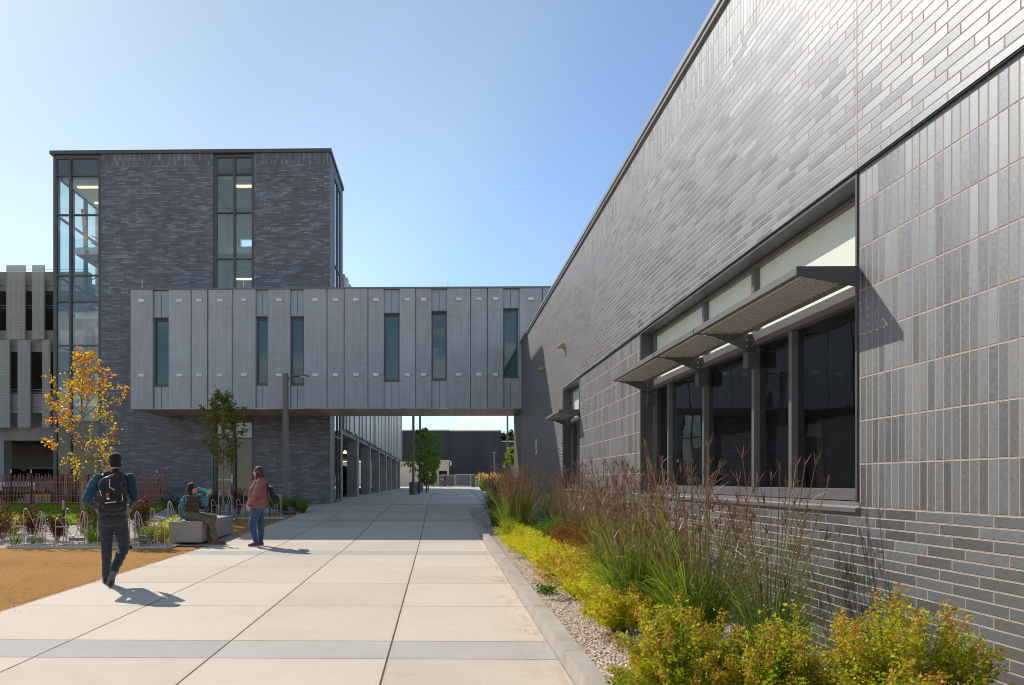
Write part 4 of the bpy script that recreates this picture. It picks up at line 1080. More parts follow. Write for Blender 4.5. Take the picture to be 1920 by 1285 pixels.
bz = lambda y: gz(y) + .07
SPG = 'low spirea shrubs in the planting bed'
k_ = [('spirea_shrub', 'rust tipped spirea bush at the front left corner of the bed, nearest the kerb', 1.36, 3.95, .38, .70, 'leaf_spirea'),
      ('spirea_shrub', 'green spirea bush in the front row, directly right of the one nearest the kerb', 1.74, 3.62, .36, .64, 'leaf_spirea'),
      ('spirea_shrub', 'largest leafy spirea bush at the front, against the brick wall', 2.22, 3.42, .42, .84, 'leaf_spirea'),
      ('spirea_shrub', 'low rusty spirea bush cut by the bottom edge of the picture', 1.62, 3.10, .34, .44, 'leaf_spirea'),
      ('spirea_shrub', 'bright green spirea bush at the bottom, under the largest leafy one', 2.02, 2.95, .36, .56, 'leaf_spirea'),
      ('spirea_shrub', 'small spirea sprig at the far right bottom beside the brick wall', 2.55, 2.98, .17, .50, 'leaf_spirea')]
for i, (n, lab, x, y, r, h, m) in enumerate(k_):
    big = r > .3
    shrub(n, lab, 'shrub', (x, y, bz(y)), r, h, M[m], 20 + i, 175 if big else 16, 165, .024, M['flower_rust'], 46, SPG, .95, .0135, .1, .42, (.55, 1.12))
shrub('spirea_shrub', 'upright green spirea shoots between the leafy front bush and the tall grass stems', 'shrub', (2.02, 3.95, bz(4)), .24, .74, M['leaf_spirea'], 41, 26, 60, .034, M['flower_rust'], 14, SPG, .9, .0145, .2)
gold = [(1.64, 6.35, .36, .44, 'golden spirea bush in front of the nearest tall grass clump'), (1.70, 7.2, .44, .50, 'golden spirea bush second from the near end of the yellow row'), (1.62, 8.1, .44, .46, 'rust topped golden spirea bush in the near half of the yellow row'),
        (1.76, 8.9, .46, .52, 'rustiest golden spirea bush, in the middle of the yellow row'), (1.64, 9.9, .46, .48, 'bright yellow spirea bush just past the rustiest one'), (1.60, 10.9, .46, .48, 'bright yellow spirea bush beside the rusty brown shrubs'),
        (1.54, 11.9, .44, .46, 'yellow spirea bush next to last at the far end of the yellow row'), (1.52, 12.9, .42, .48, 'farthest yellow spirea bush, at the foot of the green and purple grass')]
for i, (x, y, r, h, lab) in enumerate(gold):
    shrub('golden_spirea', lab, 'shrub', (x, y, bz(y)), r, h, M['leaf_gold'], 60 + i, 100, 90, .024, M['flower_rust'] if i in (0, 2, 3) else None, (60 if i in (2, 3) else 24), 'golden spirea row along the kerb', 1.0, .016, .1, .6)
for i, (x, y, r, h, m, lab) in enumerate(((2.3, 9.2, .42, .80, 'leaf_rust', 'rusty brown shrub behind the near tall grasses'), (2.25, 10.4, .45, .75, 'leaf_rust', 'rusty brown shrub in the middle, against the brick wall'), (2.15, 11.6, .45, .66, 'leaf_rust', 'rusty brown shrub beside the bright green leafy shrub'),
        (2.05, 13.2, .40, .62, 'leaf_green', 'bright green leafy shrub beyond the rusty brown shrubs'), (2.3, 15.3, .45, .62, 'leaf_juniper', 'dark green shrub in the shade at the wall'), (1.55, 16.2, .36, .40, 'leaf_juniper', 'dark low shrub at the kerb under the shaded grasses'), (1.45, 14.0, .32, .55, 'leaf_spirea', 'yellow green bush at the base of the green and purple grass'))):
    shrub('leafy_shrub', lab, 'shrub', (x, y, bz(y)), r, h, M[m], 80 + i, 100, 75, .028, None, 0, 'mixed shrubs along the brick wall', 1.0, .02, .1)
gr = [(2.42, 5.15, 1.46, .26, 30, 300, .62, (.02, .12), 'nearest tall grass clump, sparse stems leaning against the brick wall'), (2.10, 5.75, 1.55, .32, 44, 620, .80, (-.02, .03), 'tall purple grass clump with green base, in front of the big window'),
      (1.86, 6.7, 1.40, .34, 50, 700, .80, (.0, .02), 'widest tall grass clump, standing nearest the walkway'), (2.38, 7.4, 1.52, .30, 48, 460, .72, (.02, .02), 'tall purple grass clump below the middle of the big window'),
      (2.12, 8.5, 1.45, .32, 54, 420, .7, (0, 0), 'dense brown grass clump in front of the rusty shrubs'), (2.42, 10.2, 1.50, .30, 54, 240, .55, (0, 0), 'tall grass clump at the left edge of the big window'),
      (2.45, 11.9, 1.45, .30, 54, 220, .5, (-.02, 0), 'tall grass clump halfway between the two windows'), (2.45, 13.6, 1.40, .30, 50, 200, .5, (-.02, 0), 'tall grass clump in front of the small window'), (2.5, 15.6, 1.35, .28, 46, 160, .5, (-.04, 0), 'tall grass clump just past the small window')]
for i, (x, y, h, r, ns, nbld, bl, ln, lab) in enumerate(gr):
    grass_clump(lab, (x, y, bz(y)), h, r, 100 + i, ns, nbld, bl, ln)
grass_clump('upright green and purple grass clump beside the end of the yellow row', (1.62, 14.6, bz(14.6)), 1.55, .40, 120, 130, 520, .95, fan=.26)
grass_clump('brown topped grass clump just behind the green and purple one', (1.75, 16.4, bz(16)), 1.50, .38, 121, 100, 200, .7, fan=.26)
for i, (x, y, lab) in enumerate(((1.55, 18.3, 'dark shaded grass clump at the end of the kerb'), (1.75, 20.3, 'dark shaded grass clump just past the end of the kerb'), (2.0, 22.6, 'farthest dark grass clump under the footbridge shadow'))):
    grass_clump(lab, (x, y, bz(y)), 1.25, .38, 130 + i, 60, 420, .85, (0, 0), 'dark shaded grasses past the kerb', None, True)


def plume_grass(label, x, y, h, seed):
    rs = np.random.RandomState(seed); t = thing('feather_grass', label, 'grass', (x, y, gz(y)), 0, 'golden feather grasses in the sun')
    n = 160; az = rs.uniform(0, 6.28, n); B = np.stack([np.cos(az) * .1, np.sin(az) * .1, np.zeros(n)], 1); T = B + np.stack([np.cos(az) * rs.uniform(.1, .5, n), np.sin(az) * rs.uniform(.1, .5, n), rs.uniform(.4, .9, n)], 1)
    V, Q = ribbons(B, T, np.full(n, .1), np.full(n, .03), rs, 3); raw_mesh('blades', V, Q, M['blade'], t)
    n = 60; az = rs.uniform(0, 6.28, n); o = np.sqrt(rs.uniform(0, 1, n)) * .32; B = np.stack([np.cos(az) * o, np.sin(az) * o, np.full(n, h * .5)], 1); T = B * [1.15, 1.15, 1] + np.stack([np.zeros(n), np.zeros(n), h * rs.uniform(.32, .55, n)], 1)
    V, Q = ribbons(B, T, np.full(n, .02), np.full(n, .07), rs, 3); raw_mesh('plumes', V, Q, M['feather'], t)
for i, (px, lab) in enumerate(((903, 'leftmost golden plume grass beside the yellow posts'), (910.5, 'golden plume grass second from the yellow posts'), (918, 'golden plume grass in the middle of the sunlit row'), (927, 'golden plume grass under the short flat lamp post'), (936.5, 'golden plume grass next to last on the right'), (944, 'rightmost golden plume grass beside the brown grasses'))):
    plume_grass(lab, X(px, 72), 72 + (i % 2) * 1.5, 1.75 - .12 * (i % 3), 300 + i)
for i, (px, lab) in enumerate(((906, 'green tuft at the walkway edge under the leftmost golden plume'), (915, 'dark tuft in front of the second golden plume'), (928, 'dark tuft in front of the middle golden plumes'))):
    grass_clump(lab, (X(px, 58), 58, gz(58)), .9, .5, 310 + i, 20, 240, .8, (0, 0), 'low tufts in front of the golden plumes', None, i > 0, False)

# small weeds and dry debris beside the kerb
for i, (x, y, lab) in enumerate(((1.25, 8.3, 'small green weed in the gravel by the kerb'), (1.24, 4.6, 'tiny weed in the gravel near the bottom of the picture'))):
    shrub('weed', lab, 'plant', (x, y, bz(y)), .12, .12, M['leaf_green'], 140 + i, 16, 12, .05, None)
rs = np.random.RandomState(9); n = 190; yy = np.concatenate([rs.normal(9.9, .25, 70), rs.normal(6.9, .3, 40), rs.uniform(5, 14, 80)]); xx = .955 - np.abs(rs.normal(0, .06, n)); xx[:70] -= np.abs(rs.normal(0, .05, 70))
V, Q = leaf_quads(np.stack([xx, yy, np.array([gz(v) for v in yy]) + .004], 1), .022, rs, 0, None, .3); V[:, 2] = np.clip(V[:, 2], None, 10); zmin = np.array([gz(v) for v in V[:, 1]]); V[:, 2] = np.clip(V[:, 2], zmin + .002, zmin + .014)
tag(raw_mesh('leaf_litter', V, Q, M['flower_rust']), 'dry brown litter gathered along the foot of the kerb', 'litter', None, 'stuff')

# pebbles near the camera
rs = np.random.RandomState(5); n = 22000
yy = 3.0 + 13 * rs.uniform(0, 1, n) ** 2.2; xx = rs.uniform(1.14, 2.9, n); xx[: int(n * .7)] = 1.14 + np.abs(rs.normal(0, .28, int(n * .7)))
keep = xx < 2.93; xx, yy = xx[keep], yy[keep]; n = len(xx)
oct_v = np.array([(1, 0, 0), (0, 1, 0), (-1, 0, 0), (0, -1, 0), (0, 0, .75), (0, 0, -.75), (.66, .66, .4), (-.66, .66, .35), (-.66, -.66, .4), (.66, -.66, .3)])
oct_f = np.array([(0, 6, 4), (6, 1, 4), (1, 7, 4), (7, 2, 4), (2, 8, 4), (8, 3, 4), (3, 9, 4), (9, 0, 4), (0, 5, 6), (6, 5, 1), (1, 5, 7), (7, 5, 2), (2, 5, 8), (8, 5, 3), (3, 5, 9), (9, 5, 0)])
sc = rs.uniform(.006, .013, n)[:, None, None] * rs.uniform(.7, 1.3, (n, 1, 3)); V = oct_v[None] * sc; an = rs.uniform(0, 6.28, n); ca, sa = np.cos(an)[:, None], np.sin(an)[:, None]
V = np.stack([V[..., 0] * ca - V[..., 1] * sa, V[..., 0] * sa + V[..., 1] * ca, V[..., 2]], -1) + np.stack([xx, yy, np.array([gz(v) for v in yy]) + .082], 1)[:, None]
Q = (oct_f[None] + (np.arange(n) * 10)[:, None, None]).reshape(-1, 3)
pm = leaf_mat('pebbles', [(0, (.44, .30, .21)), (.35, (.70, .52, .39)), (.7, (.82, .67, .53)), (1, (.90, .80, .69))], .85, 0, .15)
tag(raw_mesh('gravel', V.reshape(-1, 3), Q, pm, None, False, 3), 'pale pinkish gravel between the kerb and the shrubs', 'gravel', None, 'stuff')

rs = np.random.RandomState(15); n = 500; yy = 5 + 9.5 * rs.uniform(0, 1, n) ** .8; xx = np.array([path_l(v) for v in yy]) + np.abs(rs.normal(0, .10, n)) * rs.uniform(0, 1.6, n) - .05
sc = rs.uniform(.002, .006, n)[:, None, None] * rs.uniform(.6, 1.3, (n, 1, 3)); V = oct_v[None] * sc + np.stack([xx, yy, np.array([gz(v) for v in yy]) + .003], 1)[:, None]
Q = (oct_f[None] + (np.arange(n) * 10)[:, None, None]).reshape(-1, 3); tag(raw_mesh('grit', V.reshape(-1, 3), Q, M['mulch'], None, False, 3), 'orange grit spilling from the mulch onto the paving edge', 'grit', None, 'stuff')
# lawn blades
rs = np.random.RandomState(6); n = 42000
yy = 19.25 + 9 * rs.uniform(0, 1, n) ** 1.2; xr = np.array([lawn_r(v) for v in yy]); xx = xr - rs.uniform(0, 1, n) ** 1.1 * 13
B = np.stack([xx, yy, np.array([gz(v) for v in yy])], 1); T = B + rs.normal(size=(n, 3)) * [.03, .03, .015] + [0, 0, .075]
V, Q = ribbons(B, T, np.full(n, .01), np.full(n, .014), rs, 2)
tag(raw_mesh('lawn_grass', V, Q, M['lawn_blade']), 'bright green lawn between the gravel bed and the slat fence', 'grass', None, 'stuff')

# left beds
LB = 'dark red barberry shrubs behind the racks'
for i, (px, D, r, h, lab) in enumerate(((6, 15.6, .52, .95, 'dark red barberry at the left edge of the picture'), (63, 15.8, .36, .78, 'dark red barberry behind the leftmost rack'), (107, 15.4, .30, .66, 'small dark red barberry behind the second rack'), (172, 16.4, .42, .85, 'dark red barberry by the autumn tree trunk'), (266, 15.6, .36, 1.06, 'tallest dark red barberry between the man and the bench'), (446, 22.6, .45, .95, 'dark barberry hidden behind the standing woman'), (404, 23.0, .5, .8, 'dark barberry in the shade left of the green tree'))):
    p = at(px, 980, D); shrub('barberry_shrub', lab, 'shrub', (p.x, D, gz(D)), r, h, M['leaf_barberry'], 150 + i, 44, 42, .045, None, 0, LB, .9, .02, .12)
for i, (px, D, r, h, m, lab) in enumerate(((300, 15.2, .48, .42, 'leaf_gold', 'yellow spirea mound beside the concrete bench'), (324, 16.6, .4, .42, 'leaf_gold', 'small yellow spirea behind the left end of the bench'), (22, 16.8, .5, .5, 'leaf_spirea', 'yellow green shrub behind the barberry at the left edge'), (338, 22.8, .8, .62, 'leaf_juniper', 'dark spreading juniper behind the bench, left of the seated woman'), (388, 23.4, .8, .60, 'leaf_juniper', 'dark spreading juniper behind the seated woman and the bottle'), (556, 23.6, .62, .55, 'leaf_green', 'green shrub at the foot of the near street lamp'), (525, 23.2, .5, .6, 'leaf_green', 'green shrub just left of the near street lamp'), (20, 27.4, .6, .7, 'leaf_juniper', 'dark weedy bush growing through the slat fence'))):
    p = at(px, 980, D); shrub('garden_shrub', lab, 'shrub', (p.x, D, gz(D)), r, h, M[m], 170 + i, 56, 42, .045, None, 0, 'shrubs in the left planting beds', 1.0, .02, .1)
for i, (px, D, h, lab) in enumerate(((176, 14.8, .52, 'bright green grass tuft left of the walking man'), (272, 14.7, .5, 'bright green grass tuft inside the rightmost front rack'), (67, 14.6, .22, 'small grass tuft inside the leftmost rack'), (30, 14.8, .2, 'tiny grass tuft at the left end of the front racks'), (216, 15.4, .45, 'green grass tuft hidden behind the walking man'), (480, 23.0, .5, 'pale grass tuft behind the standing woman'), (566, 23.0, .45, 'green grass tuft right of the near street lamp'))):
    p = at(px, 980, D); grass_clump(lab, (p.x, D, gz(D)), h, .26, 190 + i, 4, 200, h, (0, 0), 'grass tufts in the left beds', None, False, False)
for px, D, lab in ((119, 16.4, 'pale topped tree stake left of the autumn tree'), (177.5, 17.2, 'dark tree stake right of the autumn tree trunk'), (412, 21.6, 'tree stake left of the green maple trunk'), (430.5, 21.6, 'tree stake right of the green maple trunk')):
    p = at(px, 980, D); t = thing('tree_stake', lab, 'stake', (p.x, D, gz(D)), 0, 'stakes beside the young trees'); k = MB(); k.tube([(p.x, D, gz(D) - .05), (p.x, D, gz(D) + .62)], .03, 8); k.build('stake', M['black'], t)
    k = MB(); k.tube([(p.x, D, gz(D) + .621), (p.x, D, gz(D) + .84)], .034, 8); k.build('stake_top', M['tan'] if px != 177.5 else M['black'], t)


# ------------------------------------------------------------------ trees
def tree(name, label, loc, H, clear, width, leafm, bark, seed, nbr=30, leaf=.10, cl=9, r0=.05, asc=.75, shape=1.0, twigs=4, dens=1.0, group=None, skew=(0, 0)):
    rs = np.random.RandomState(seed); t = thing(name, label, 'tree', loc, 0, group)
    tr = MB(); n = 9
    tp = [Vector((.04 * math.sin(i * 1.3 + seed) * i / n + skew[0] * (i / n) ** 2, .04 * math.cos(i * 1.7 + seed) * i / n + skew[1] * (i / n) ** 2, H * .96 * i / n)) for i in range(n + 1)]
    tr.tube([tp[0] - Vector((0, 0, .1))] + tp[1:], [r0 * 1.25] + [r0 * (1 - .9 * (i / n)) for i in range(1, n + 1)], 8)
    tk = tr.build('trunk', bark, t, True, local=True)
    def trunk_pt(z):
        f = min(max(z / (H * .96), 0), .999) * n; i = int(f); return tp[i].lerp(tp[i + 1], f - i)
    br = MB(); pts = []; dirs = []
    for i in range(nbr):
        u = (i + rs.uniform(0, .8)) / nbr; z = clear + (H - clear) * u * .93; a = i * 2.4 + rs.uniform(-.5, .5)
        prof = (math.sin(min(1, (u * .92 + .12)) * math.pi) ** .75 * (1 - .35 * u)) * shape
        ln = max(.16, width * .5 * prof * rs.uniform(.75, 1.15)); p0 = trunk_pt(z)
        up = asc * rs.uniform(.75, 1.3); d = Vector((math.cos(a), math.sin(a), up)); d.normalize()
        L = ln / max(.35, math.hypot(d.x, d.y)); L = min(L, (H * 1.0 - z) / max(.1, d.z) * .98 + .15)
        m = p0 + d * L * .5 + Vector((0, 0, -.05 * L)); e = p0 + d * L + Vector((0, 0, .10 * L))
        rb_ = r0 * .42 * (1 - .7 * u); br.tube([p0, m, e], [rb_, rb_ * .6, .004], 5)
        for q in range(twigs):
            f = .3 + .7 * (q + rs.uniform(0, 1)) / twigs; b0 = (p0.lerp(m, f * 2) if f < .5 else m.lerp(e, f * 2 - 1)); dv = Vector(rs.normal(size=3)) * .6 + d; dv.normalize(); tl = .10 + L * .30 * (1.1 - f) + rs.uniform(0, .08); t_e = b0 + dv * tl
            br.tube([b0, t_e], [.006, .003], 4)
            for w in (.45, .75, 1.0): pts.append(b0.lerp(t_e, w)); dirs.append(dv)
        for w in np.linspace(.4, 1, max(3, int(L / .13))): pts.append(p0.lerp(m, w * 2) if w < .5 else m.lerp(e, w * 2 - 1)); dirs.append(d)
    for w in np.linspace(clear + (H - clear) * .55, H, 12): pts.append(trunk_pt(w)); dirs.append(Vector((0, 0, 1)))
    br.build('branches', bark, t, True, local=True)
    P = []
    for p in pts:
        if rs.rand() > dens: continue
        c = np.array(p); k2 = rs.randint(int(cl * .5), int(cl * 1.4) + 1); P.append(c + rs.normal(size=(k2, 3)) * [.050, .050, .05] * (leaf / .09))
    P = np.concatenate(P); V, Q = leaf_quads(P, leaf, rs, .55, None, .8)
    raw_mesh('crown', V, Q, leafm, t)
    return t


p = at(155, 1000, 17.2)
tree('autumn_tree', 'young maple with orange and yellow autumn leaves behind the bike racks', (p.x, 17.2, gz(17.2)), 4.6, 1.05, 2.15, M['leaf_autumn'], M['bark'], 3, 36, .070, 8, .052, 1.0, 1.0, 5, .40, 'young street trees')
p = at(418, 960, 21.3)
tree('maple_tree', 'young dark green maple in the shade before the tower door', (p.x, 21.3, gz(21.3)), 3.85, 1.45, 1.35, M['leaf_maple'], M['bark'], 7, 30, .075, 8, .042, 1.0, 1.0, 5, .75, 'young street trees')
p = at(781, 900, 45.5)
tree('street_tree', 'green tree leaning out beside the tall lamp post with the round base', (p.x + .15, 45.5, gz(45)), 4.35, .7, 3.1, M['leaf_green'], M['bark_dk'], 11, 19, .12, 8, .06, .8, 1.0, 5, .55, 'green trees beyond the footbridge', (.25, 0))
p = at(797, 900, 50)
tree('street_tree', 'second green tree, right of and behind the leaning one', (p.x + .1, 50, gz(50)), 4.6, .6, 2.9, M['leaf_green'], M['bark_dk'], 12, 18, .12, 8, .06, .8, 1.0, 5, .5, 'green trees beyond the footbridge', (.35, 0))
p = at(803, 900, 68)
tree('street_tree', 'small sunlit lime green tree low behind the two darker ones', (p.x, 68, gz(68)), 4.0, .3, 2.4, M['leaf_lime'], M['bark_dk'], 13, 30, .17, 12, .05, .9, 1.0, 4, 1, 'green trees beyond the footbridge')
p = at(972, 900, 58)
tree('street_tree', 'bright lime green tree at the far corner of the brick building', (p.x, 58, gz(58)), 4.0, .5, 2.2, M['leaf_lime'], M['bark_dk'], 14, 34, .15, 16, .06, .9, 1.1, 5, 1, 'green trees beyond the footbridge')
p = at(956, 900, 165)
tree('distant_tree', 'distant tree rising over the low end of the navy building', (p.x, 165, .6), 11.8, 4, 9, M['leaf_juniper'], M['bark_dk'], 15, 40, .5, 14, .2, .8, 1.1, 5, 1)


# ------------------------------------------------------------------ people
def add_capsule(bm, p0, p1, r0, r1, flat=None, seg=14, cut=False):
    p0, p1 = Vector(p0), Vector(p1); d = p1 - p0
    if d.length < 1e-5: d = Vector((0, 0, 1e-4))
    t = d.normalized(); a = t.orthogonal().normalized(); b = t.cross(a); rings = []
    prof = ([] if cut else [(p0 - t * r0 * math.cos(q), r0 * math.sin(q)) for q in (0.25, .7, 1.15)]) + [(p0, r0), (p1, r1)] + [(p1 + t * r1 * math.cos(q), r1 * math.sin(q)) for q in (1.15, .7, .25)]
    for c, r in prof:
        ring = []
        for j in range(seg):
            an = 2 * math.pi * j / seg; o = (a * math.cos(an) + b * math.sin(an)) * r
            if flat is not None:
                fd = Vector(flat[0]).normalized(); o -= fd * o.dot(fd) * (1 - flat[1])
            ring.append(bm.verts.new(c + o))
        rings.append(ring)
    for k in range(len(rings) - 1):
        for j in range(seg): bm.faces.new((rings[k][j], rings[k][(j + 1) % seg], rings[k + 1][(j + 1) % seg], rings[k + 1][j]))
    bm.faces.new(list(reversed(rings[0]))); bm.faces.new(rings[-1])


def add_ball(bm, c, r, rot=None):
    """ellipsoid with radii r"""
    m = Matrix.Translation(Vector(c)) @ (rot.to_matrix().to_4x4() if rot is not None else Matrix()) @ Matrix.Diagonal((*r, 1))
    bmesh.ops.create_uvsphere(bm, u_segments=18, v_segments=12, radius=1, matrix=m)


def blob(name, prims, m, parent, voxel=.008, smooth=4, wr=0, wscale=9, seed=0):
    """one continuous skin over overlapping tapered limbs"""
    bm = bmesh.new()
    for q in prims:
        if q[0] in 'ck': add_capsule(bm, *q[1:], cut=q[0] == 'k')
        else: add_ball(bm, *q[1:])
    bmesh.ops.recalc_face_normals(bm, faces=bm.faces)
    me = bpy.data.meshes.new('tmp'); bm.to_mesh(me); bm.free()
    o = bpy.data.objects.new('tmp', me); COL.objects.link(o)
    rm = o.modifiers.new('r', 'REMESH'); rm.mode = 'VOXEL'; rm.voxel_size = voxel
    if smooth:
        s = o.modifiers.new('s', 'SMOOTH'); s.iterations = smooth; s.factor = .5
    dg = bpy.context.evaluated_depsgraph_get(); me2 = bpy.data.meshes.new_from_object(o.evaluated_get(dg))
    bpy.data.objects.remove(o); me2.name = name
    if wr:
        n = len(me2.vertices); co = np.empty(n * 3, np.float32); no = np.empty(n * 3, np.float32)
        me2.vertices.foreach_get('co', co); me2.vertices.foreach_get('normal', no); co = co.reshape(-1, 3); no = no.reshape(-1, 3)
        w = np.array([mnoise.noise(Vector((c[0] * wscale + seed, c[1] * wscale, c[2] * wscale * 2.2))) + .6 * mnoise.noise(Vector((c[0] * wscale * 2.3, c[1] * wscale * 2.3 + seed, c[2] * wscale * 4))) for c in co])
        co += no * (w * wr)[:, None]; me2.vertices.foreach_set('co', co.ravel())
    me2.materials.clear()
    return link(name, me2, m, parent, True)


def chain(pts, rad, flat=None):
    return [('c', pts[i], pts[i + 1], rad[i], rad[i + 1], flat) for i in range(len(pts) - 1)]


def hand(w, d, side, curl, s=1.0, thumb=1):
    """palm and five bent fingers. w wrist, d pointing direction, side = across the knuckles (towards the thumb), curl = direction fingers bend to"""
    w, d, side, curl = Vector(w), Vector(d).normalized(), Vector(side).normalized(), Vector(curl).normalized()
    out = [('c', w, w + d * .075 * s, .024 * s, .030 * s, (curl, .55)), ('c', w + d * .04 * s + side * .014 * s, w + d * .082 * s + side * .014 * s, .022 * s, .020 * s, (curl, .6)), ('c', w + d * .04 * s - side * .014 * s, w + d * .078 * s - side * .016 * s, .022 * s, .018 * s, (curl, .6))]
    for k, (o, ln) in enumerate(((.030, .070), (.010, .078), (-.010, .073), (-.029, .057))):
        b = w + d * .082 * s + side * o * s; m = b + (d * .75 + curl * .5).normalized() * ln * .5 * s; e = m + (d * .15 + curl * .95).normalized() * ln * .5 * s
        out += [('c', b, m, .0100 * s, .0090 * s), ('c', m, e, .0090 * s, .0075 * s)]
    b = w + d * .03 * s + side * .026 * s; m = b + (d * .6 + side * .8).normalized() * .036 * s; e = m + (d * .8 + side * .2 + curl * .5).normalized() * .032 * s
    out += [('c', b, m, .013 * s, .011 * s), ('c', m, e, .011 * s, .009 * s)]
    return out


def head(c, fwd, up, s=1.0):
    """skull, jaw, nose, lips, ears about centre c, facing fwd"""
    c, f, u = Vector(c), Vector(fwd).normalized(), Vector(up).normalized(); u = (u - f * u.dot(f)).normalized(); r = f.cross(u)
    P = lambda a, b, h: c + f * a * s + r * b * s + u * h * s
    out = [('b', P(-.012, 0, .030), (.078 * s, .092 * s, .085 * s), Matrix((r, f, u)).transposed().to_quaternion()),
           ('b', P(.022, 0, -.035), (.058 * s, .066 * s, .078 * s), Matrix((r, f, u)).transposed().to_quaternion()),
           ('c', P(.055, 0, -.088), P(.062, 0, -.085), .026 * s, .022 * s), ('c', P(.082, 0, .02), P(.105, 0, -.022), .010 * s, .015 * s), ('c', P(.080, 0, -.052), P(.083, 0, -.052), .017 * s, .015 * s),
           ('c', P(.070, -.035, .028), P(.070, .035, .028), .016 * s, .016 * s)]
    for q in (-1, 1): out += [('b', P(-.005, q * .078, -.008), (.010 * s, .020 * s, .033 * s), Matrix((r, f, u)).transposed().to_quaternion()), ('c', P(.050, q * .045, -.025), P(.03, q * .05, -.05), .022 * s, .022 * s)]
    return out, P


def face_bits(P, parent, s=1.0, lip=(.45, .16, .14)):
    k = MB()
    for q in (-1, 1): k.lathe(P(.074, q * .031, .012), [(.001, -.009 * s), (.009 * s, -.004 * s), (.010 * s, .003 * s), (.004 * s, .009 * s)], 'y', 10)
    k.build('eyes', M['eye'], parent, True, local=True)
    k = MB()
    for q in (-1, 1): k.tube([P(.082, q * .016, .030), P(.083, q * .034, .036), P(.072, q * .050, .031)], [.003, .004, .002], 5)
    k.build('eyebrows', M['hair_dk'], parent, True, local=True)
    k = MB(); k.tube([P(.088, -.020, -.052), P(.0985, 0, -.050), P(.088, .020, -.052)], [.003, .0065, .003], 6); k.build('lips', mat('lips', lip, .5), parent, True, local=True)


def cloth(name, col, rough=.85, var=.2, scale=14, weave=400):
    m, g = new_mat(name); n = g.noise(g.obj, scale, 5, .65)
    k = g.rng(n, .3, .7, 1 - var, 1 + var); c = g.mix(1.0, col, g.n('ShaderNodeCombineColor', {0: k, 1: k, 2: k}).outputs[0], 'MULTIPLY')
    g.out(principled(g, c, rough, 0, g.bump(g.noise(g.obj, weave, 2), .0015), .25, **{'Sheen Weight': .2}))
    return m


def skin_mat(name, col):
    m, g = new_mat(name); n = g.noise(g.obj, 18, 4); c = g.mix(g.rng(n, .3, .7, 0, 1), tuple(q * .85 for q in col), tuple(min(1, q * 1.1) for q in col))
    g.out(principled(g, c, .5, 0, None, .4, **{'Subsurface Weight': .15, 'Subsurface Radius': (.01, .004, .002)})); return m
M['eye'] = mat('eye_dark', (.03, .02, .015), .2); M['hair_dk'] = cloth('dark_brown_hair', (.020, .011, .008), .75, .5, 40); M['hair_br'] = cloth('brown_hair', (.085, .030, .014), .6, .5, 40)
M['skin_l'] = skin_mat('fair_skin', (.58, .36, .26)); M['skin_m'] = skin_mat('light_tan_skin', (.50, .30, .20))


def plaid_mat():
    m, g = new_mat('teal_plaid_cloth'); x, y, z = g.sep(g.obj)
    def st(c, p, w): f = g.m('FRACT', g.m('DIVIDE', c, p)); return g.rng(g.m('ABSOLUTE', g.m('SUBTRACT', f, .5)), w - .03, w + .03, 1, 0)
    a = st(g.m('ADD', x, g.m('MULTIPLY', y, .6)), .07, .2); b = st(z, .07, .2); w1 = st(x, .07, .05); w2 = st(z, .07, .05)
    c = g.mix(g.m('MULTIPLY', g.m('ADD', a, b), .5), (.055, .20, .23), (.012, .045, .075)); c = g.mix(g.m('MULTIPLY', g.m('MAXIMUM', w1, w2), .6), c, (.42, .50, .48))
    g.out(principled(g, c, .85, 0, g.bump(g.noise(g.obj, 300, 2), .0015), .2)); return m


def speck_mat():
    m, g = new_mat('dusty_maroon_knit'); v = g.n('ShaderNodeTexVoronoi', {'Vector': g.obj, 'Scale': 75}).outputs['Distance']
    n = g.noise(g.obj, 10, 4); c = g.mix(g.rng(v, .25, .5, 0, 1), (.20, .068, .072), (.33, .145, .14)); c = g.mix(g.rng(n, .35, .65, 0, .4), c, (.16, .06, .065))
    g.out(principled(g, c, .9, 0, g.bump(g.noise(g.obj, 200, 3), .003), .2)); return m


def shoe(name, heel, toe, m, sole_m, parent, ank, h=.065, up=(0, 0, 1), w=.043):
    heel, toe, ank = Vector(heel), Vector(toe), Vector(ank); d = (toe - heel).normalized(); L = (toe - heel).length; u = Vector(up); u = (u - d * u.dot(d)).normalized()
    body = blob(name, [('c', heel + d * .035 + u * .040, heel + d * L * .62 + u * .040, .040, w), ('c', heel + d * L * .6 + u * .036, toe - d * .045 + u * .028, w, .034), ('c', heel + d * .045 + u * .05, ank, .042, .044)], m, parent, .006, 3)
    s = d.cross(u); k = MB(); outl = []
    for f, ww in ((0, .022), (.04, .036), (.25, .037), (.5, .041), (.72, .047), (.88, .040), (.97, .022)): outl.append((f, ww))
    pts = [heel + d * L * f + s * ww for f, ww in outl] + [heel + d * L * f - s * ww for f, ww in reversed(outl)]
    k.prism([tuple(p_ - u * .002) for p_ in pts], tuple(u * .022)); k.build('sole', sole_m, body, local=True, bevel=.004)
    return body


